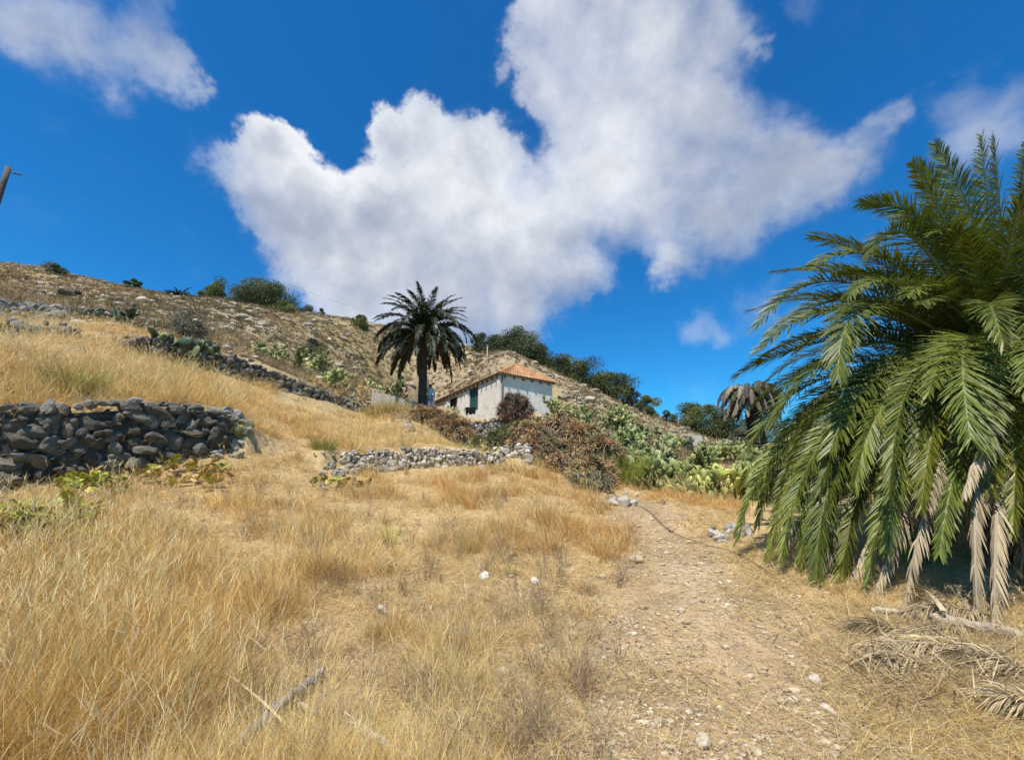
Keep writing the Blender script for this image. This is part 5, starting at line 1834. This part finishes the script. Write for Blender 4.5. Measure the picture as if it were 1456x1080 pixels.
rr = np.random.default_rng(43)
OL = [(.26, .26, .06), (.34, .32, .09), (.42, .36, .13), (.18, .20, .05)]
YG = [(.30, .32, .06), (.24, .28, .05), (.40, .38, .09)]
reed('olive green grass tussock on the upper left terrace', 105, 556, 8.2, 900, .75, rr, OL, .35)
reed('olive tussock growing out of the broken end of the dark wall', 337, 604, 9.6, 500, .45, rr, OL, .16)
reed('thin green tussock left of the low pale rubble wall', 458, 660, 11.2, 350, .45, rr, OL, .25)
reed('yellow-green tall reeds between the brown thicket and the cactus', 888, 684, 13.4, 700, 1.25, rr, YG, .42, 'reeds', 'reed_clump')
reed('short yellow-green reeds behind the brown thicket on the slope', 902, 645, 17, 350, .8, rr, YG, .5, 'reeds', 'reed_clump')
reed('bright green tussock at the left foot of the retaining wall', 712, 618, 18.4, 400, .6, rr, YG + OL, .5)
reed('golden tussock between the retaining wall and the short stone stub', 722, 645, 15.2, 500, .6, rr, [(.5, .33, .1), (.45, .3, .1), (.35, .3, .08)], .4)
reed('golden tussock in front of the low pale parapet', 558, 588, 22.7, 900, 1.0, rr, [(.5, .36, .12), (.58, .44, .18)], .7)
reed('golden tussock at the left corner of the low pale parapet', 534, 590, 22.6, 700, .9, rr, [(.5, .36, .12), (.58, .44, .18)], .6)
reed('small yellow-green sprig in the middle of the meadow', 727, 815, 4.95, 60, .16, rr, [(.5, .5, .05), (.4, .42, .05)], .05, 'weed', 'weed')
reed('lone bright green shoot in the grass left of the middle of the meadow', 555, 775, 5.7, 90, .4, rr, [(.42, .42, .08), (.5, .45, .12)], .06, 'weed', 'weed')


def fern(label, px, py, depth, n, rng, cols, spread, L):
    p = P(px, py, depth); b = np.array([p[0], p[1], Hs(p[0], p[1])])
    t = thing('bracken', label, 'fern', b)
    mb = MB()
    for i in range(n):
        a = rng.uniform(0, 6.283); r = spread * math.sqrt(rng.uniform())
        x, y = b[0] + r * math.cos(a), b[1] + r * .6 * math.sin(a)
        l = L * rng.uniform(.6, 1.15)
        pts = arc(np.array([x, y, Hs(x, y)]), rng.uniform(0, 6.283), R(rng.uniform(60, 88)), R(rng.uniform(-10, 45)), l, 9)
        c = np.array(cols[rng.choice(len(cols))]) * rng.uniform(.75, 1.25)
        frond(mb, pts, rng, nl=18, lmax=l * .38, width=.028, col=c, rcol=c * .8, rw=.006, vang=.05, droop=.1, stiff=.15, start=.3, segs=2)
    mb.build('fronds', M_leaf, t, smooth_shade=False)


BR = [(.40, .37, .06), (.32, .32, .05), (.46, .37, .09), (.44, .29, .09), (.24, .26, .05)]
fern('yellow-green bracken patch at the foot of the dark wall by the left edge', 55, 745, 5.4, 90, rr, BR[:3] + BR[4:], .6, .42)
fern('bracken sprigs in front of the middle of the dark wall', 130, 700, 6.9, 34, rr, BR, .5, .36)
fern('drying bracken below the right end of the dark wall', 275, 680, 8.0, 38, rr, BR + [(.42, .28, .1)] * 3, 1.0, .36)
fern('single yellowing bracken clump in the left meadow', 85, 780, 4.9, 22, rr, BR, .35, .3)
fern('withering bracken near the low pale rubble wall', 480, 700, 9.0, 26, rr, BR + [(.42, .28, .1)] * 2, .6, .3)
fern('bright green weed growing in the shade under the big palm', 1300, 800, 6.2, 40, rr, [(.22, .30, .05), (.28, .34, .07)], .35, .4)

# ------------------------------------------------------------------ pole, cable, mast, hose


def pole_set():
    top = P(12, 238, 20.0)
    gz = Hs(top[0], top[1])
    t = thing('utility_pole', 'weathered wooden utility pole at the left edge of the sky', 'utility pole', (top[0], top[1], gz))
    mb = MB()
    tube(mb, np.linspace([top[0], top[1], gz - .4], top, 8), np.linspace(.16, .12, 8), (.12, .10, .085), 10)
    mb.build('pole', M_wood, t)
    dirv = np.array([1.0, .45, 0]); dirv /= np.linalg.norm(dirv)
    b = top + np.array([0, 0, -.28])
    mb = MB()
    tube(mb, [b, b + dirv * .25], .015, (.06, .06, .065), 6)
    for k in range(3):
        V, Fa = ico(2)
        mb.add(V * np.array([.075, .075, .05]) + b + dirv * (.32 + .1 * k), Fa, (.09, .10, .12))
    mb.build('insulator', M_metal, t)
    mast_b = P(692, 540, 36.0); mt = P(693, 491, 36.0)
    gz2 = Hs(mast_b[0], mast_b[1])
    m = thing('mast', 'thin pale mast standing behind the roof of the white house', 'pole', (mt[0], mt[1], gz2))
    mb = MB()
    tube(mb, np.linspace([mt[0], mt[1], gz2 - .3], mt, 6), np.linspace(.06, .04, 6), (.36, .33, .22), 8); mb.build('shaft', M_metal, m)
    mb = MB()
    V, Fa = ico(2); mb.add(V * .07 + mt, Fa, (.2, .2, .18)); mb.build('cap', M_metal, m)
    a = b + dirv * .6
    n = 60; u = np.linspace(0, 1, n)[:, None]
    pts = a + (mt - a) * u
    pts[:, 2] -= (4 * u * (1 - u) * .9)[:, 0]
    mb = MB()
    tube(mb, pts - a, .005, (.05, .055, .065), 5)
    o = mb.build('power_cable', M_metal); o.location = tuple(a)
    tag(o, 'thin dark overhead cable running from the wooden pole to the mast', 'cable')


pole_set()


def lay(pts_px, lift=.03, n=40, wob=.0, rng=RNG):
    q = np.array([hit(a, b)[:2] for a, b in pts_px])
    s = np.r_[0, np.cumsum(np.hypot(*(q[1:] - q[:-1]).T))]
    u = np.linspace(0, s[-1], n)
    x = np.interp(u, s, q[:, 0]); y = np.interp(u, s, q[:, 1])
    k = np.ones(5) / 5
    xs = np.convolve(np.pad(x, 2, 'edge'), k, 'valid'); ys = np.convolve(np.pad(y, 2, 'edge'), k, 'valid')
    if wob: xs += np.sin(u * 3) * wob
    return np.stack([xs, ys, H(xs, ys) + lift], 1)


pts = lay([(866, 690), (905, 722), (945, 752), (1000, 778), (1050, 792), (1110, 830)], .035, 60, .02)
mb = MB(); tube(mb, pts - pts[0], .006, (.035, .033, .03), 7)
o = mb.build('water_hose', M_metal); o.location = tuple(pts[0])
tag(o, 'thin black water hose lying along the path edge', 'hose')


def stick(label, a, b, r0, r1, col, lift=.06, bend=.05, twigs=0, rng=RNG, name='branch', cat='branch', depth=None):
    p = hit(*a); q = hit(*b)
    p = p + np.array([0, 0, lift]); q = q + np.array([0, 0, lift])
    mid = (p + q) / 2 + np.array([rng.normal() * bend, 0, rng.uniform(0, bend)])
    pts = bez(p, mid, q, 24)
    pts[:, 2] = np.maximum(pts[:, 2], H(pts[:, 0], pts[:, 1]) + r0 * .7)
    pts += rng.normal(0, r0 * .10, pts.shape)
    t = thing(name, label, cat, p)
    mb = MB(); tube(mb, pts, np.linspace(r0, r1, 24) * (1 + rng.normal(0, .06, 24)), np.asarray(col) * rng.uniform(.85, 1.15, (24, 1)), 9); mb.build('stem', M_wood, t)
    for i in range(twigs):
        k = int(rng.integers(4, 22)); d = rng.normal(size=3); d[2] = abs(d[2]) * .5; d /= np.linalg.norm(d)
        mb = MB(); tube(mb, bez(pts[k], pts[k] + d * .08, pts[k] + d * .16 + np.array([0, 0, -.02]), 5), np.linspace(r1 * .5, r1 * .15, 5), col, 5); mb.build('twig', M_wood, t)
    return t


rs = np.random.default_rng(53)
stick('long grey weathered branch lying in the foreground grass', (325, 1090), (458, 968), .040, .02, (.25, .22, .19), .05, .03, 3, rs)
stick('short bleached branch at the bottom edge of the meadow', (500, 1042), (580, 1100), .024, .017, (.52, .45, .36), .04, .02, 1, rs)
stick('pale straw-coloured stalk crossing the grey foreground branch', (312, 985), (408, 1072), .005, .008, (.54, .42, .24), .10, .03, 0, rs, 'stalk', 'stalk')
stick('bleached stub of branch right of the grey foreground branch', (424, 1012), (452, 1024), .014, .01, (.50, .43, .33), .03, .01, 0, rs)
stick('thick pale log lying under the big palm at the right edge', (1330, 898), (1475, 925), .055, .045, (.36, .29, .20), .08, .02, 1, rs, 'log', 'log')
stick('slim pale pole lying in front of the shade under the big palm', (1240, 878), (1330, 893), .028, .025, (.46, .38, .25), .06, .02, 0, rs, 'log', 'log')
stick('dark fallen twig on the straw beside the path', (795, 815), (800, 770), .010, .006, (.14, .10, .08), .03, .04, 2, rs, 'twig_branch', 'branch')


def fallen(label, a, b, lift, rng, L=.34, tone=1.0):
    p = hit(*a); q = hit(*b)
    pts = bez(p + np.array([0, 0, lift]), (p + q) / 2 + np.array([0, 0, lift + .12]), q + np.array([0, 0, .04]), 18)
    g = H(pts[:, 0], pts[:, 1]); pts[:, 2] = np.maximum(pts[:, 2], g + .04)
    mb = MB()
    frond(mb, pts - pts[0], rng, nl=110, lmax=L * .85, width=.009, col=np.array((.43, .335, .20)) * tone, rcol=(.45, .35, .22), rw=.02, vang=.2, droop=.6, stiff=.85, spread=.7)
    o = mb.build('fallen_frond', M_deadpalm, smooth_shade=False); o.location = tuple(pts[0])
    tag(o, label, 'palm frond')


rf_ = np.random.default_rng(59)
fallen('bleached fallen frond stretched along the litter below the hanging dead fronds', (1440, 945), (1215, 930), .05, rf_)
fallen('grey fallen frond curling in from the right edge over the dry straw', (1490, 985), (1330, 945), .08, rf_, .34, .9)
fallen('pale fallen frond at the bottom right corner of the straw', (1500, 1040), (1400, 1010), .06, rf_, .3, 1.05)
fallen('crumpled grey fallen frond in front of the shade under the big palm', (1420, 900), (1270, 885), .12, rf_, .3, .8)
fallen('small broken fallen frond pointing towards the path', (1330, 960), (1225, 955), .03, rf_, .22, .75)
fallen('upright heap of withered frond leaves beside the thick pale log', (1350, 905), (1300, 850), .18, rf_, .34, .95)
for k_, (a_, b_, l_) in enumerate([((1390, 905), (1240, 925), 'tangled dry frond lying across the litter nearest the path'),
                         ((1300, 920), (1210, 900), 'short brown frond end at the left tip of the palm litter')]):
    fallen(l_, a_, b_, .04, rf_, .3, .75 + .1 * k_)
fallen('fallen frond lying deep in the shade by the palm trunk', (1460, 870), (1330, 850), .1, rf_, .3, .8)


def stone(label, px, py, s, col, rng):
    p = hit(px, py)
    V, Fa = rock((s * 1.25, s, s * .75), 3, rng)
    mb = MB(); mb.add(V @ rotm(rng.normal() * .3, rng.normal() * .3, rng.uniform(0, 6)).T, Fa, col)
    o = mb.build('stone', M_palestone); o.location = tuple(p + np.array([0, 0, s * .35]))
    tag(o, label, 'stone')


for a in [('bright white stone in the middle of the meadow left of the yellow sprig', 689, 821, .065, (.70, .67, .62)), ('cream stone just right of the yellow-green sprig', 763, 831, .06, (.62, .55, .45)),
          ('round pale stone between the grass tufts in the left centre', 545, 874, .06, (.60, .54, .45)), ('white angular stone on the straw in front of the palm litter', 1161, 971, .038, (.56, .52, .46)),
          ('pale stone half buried at the right rim of the path', 1175, 1012, .045, (.56, .47, .36)), ('greyish stone on the bare spot above the white stone', 728, 790, .05, (.45, .38, .29)),
          ('flat tan stone lying on the bare path near its left rim', 905, 800, .08, (.46, .37, .26)), ('rounded tan stone on the near path', 1003, 1060, .05, (.48, .40, .30)),
          ('light tan boulder in the grass at the right end of the dark wall', 322, 569, .22, (.36, .31, .26)), ('long grey boulder beside the hose at the top of the path', 890, 716, .16, (.36, .31, .25)),
          ('brown boulder in the pale grass at the left edge of the upper terrace', 4, 560, .13, (.26, .21, .17)), ('angular cream stone beside the grass tussock on the path rim', 856, 822, .05, (.5, .42, .32))]:
    stone(*a, rs)
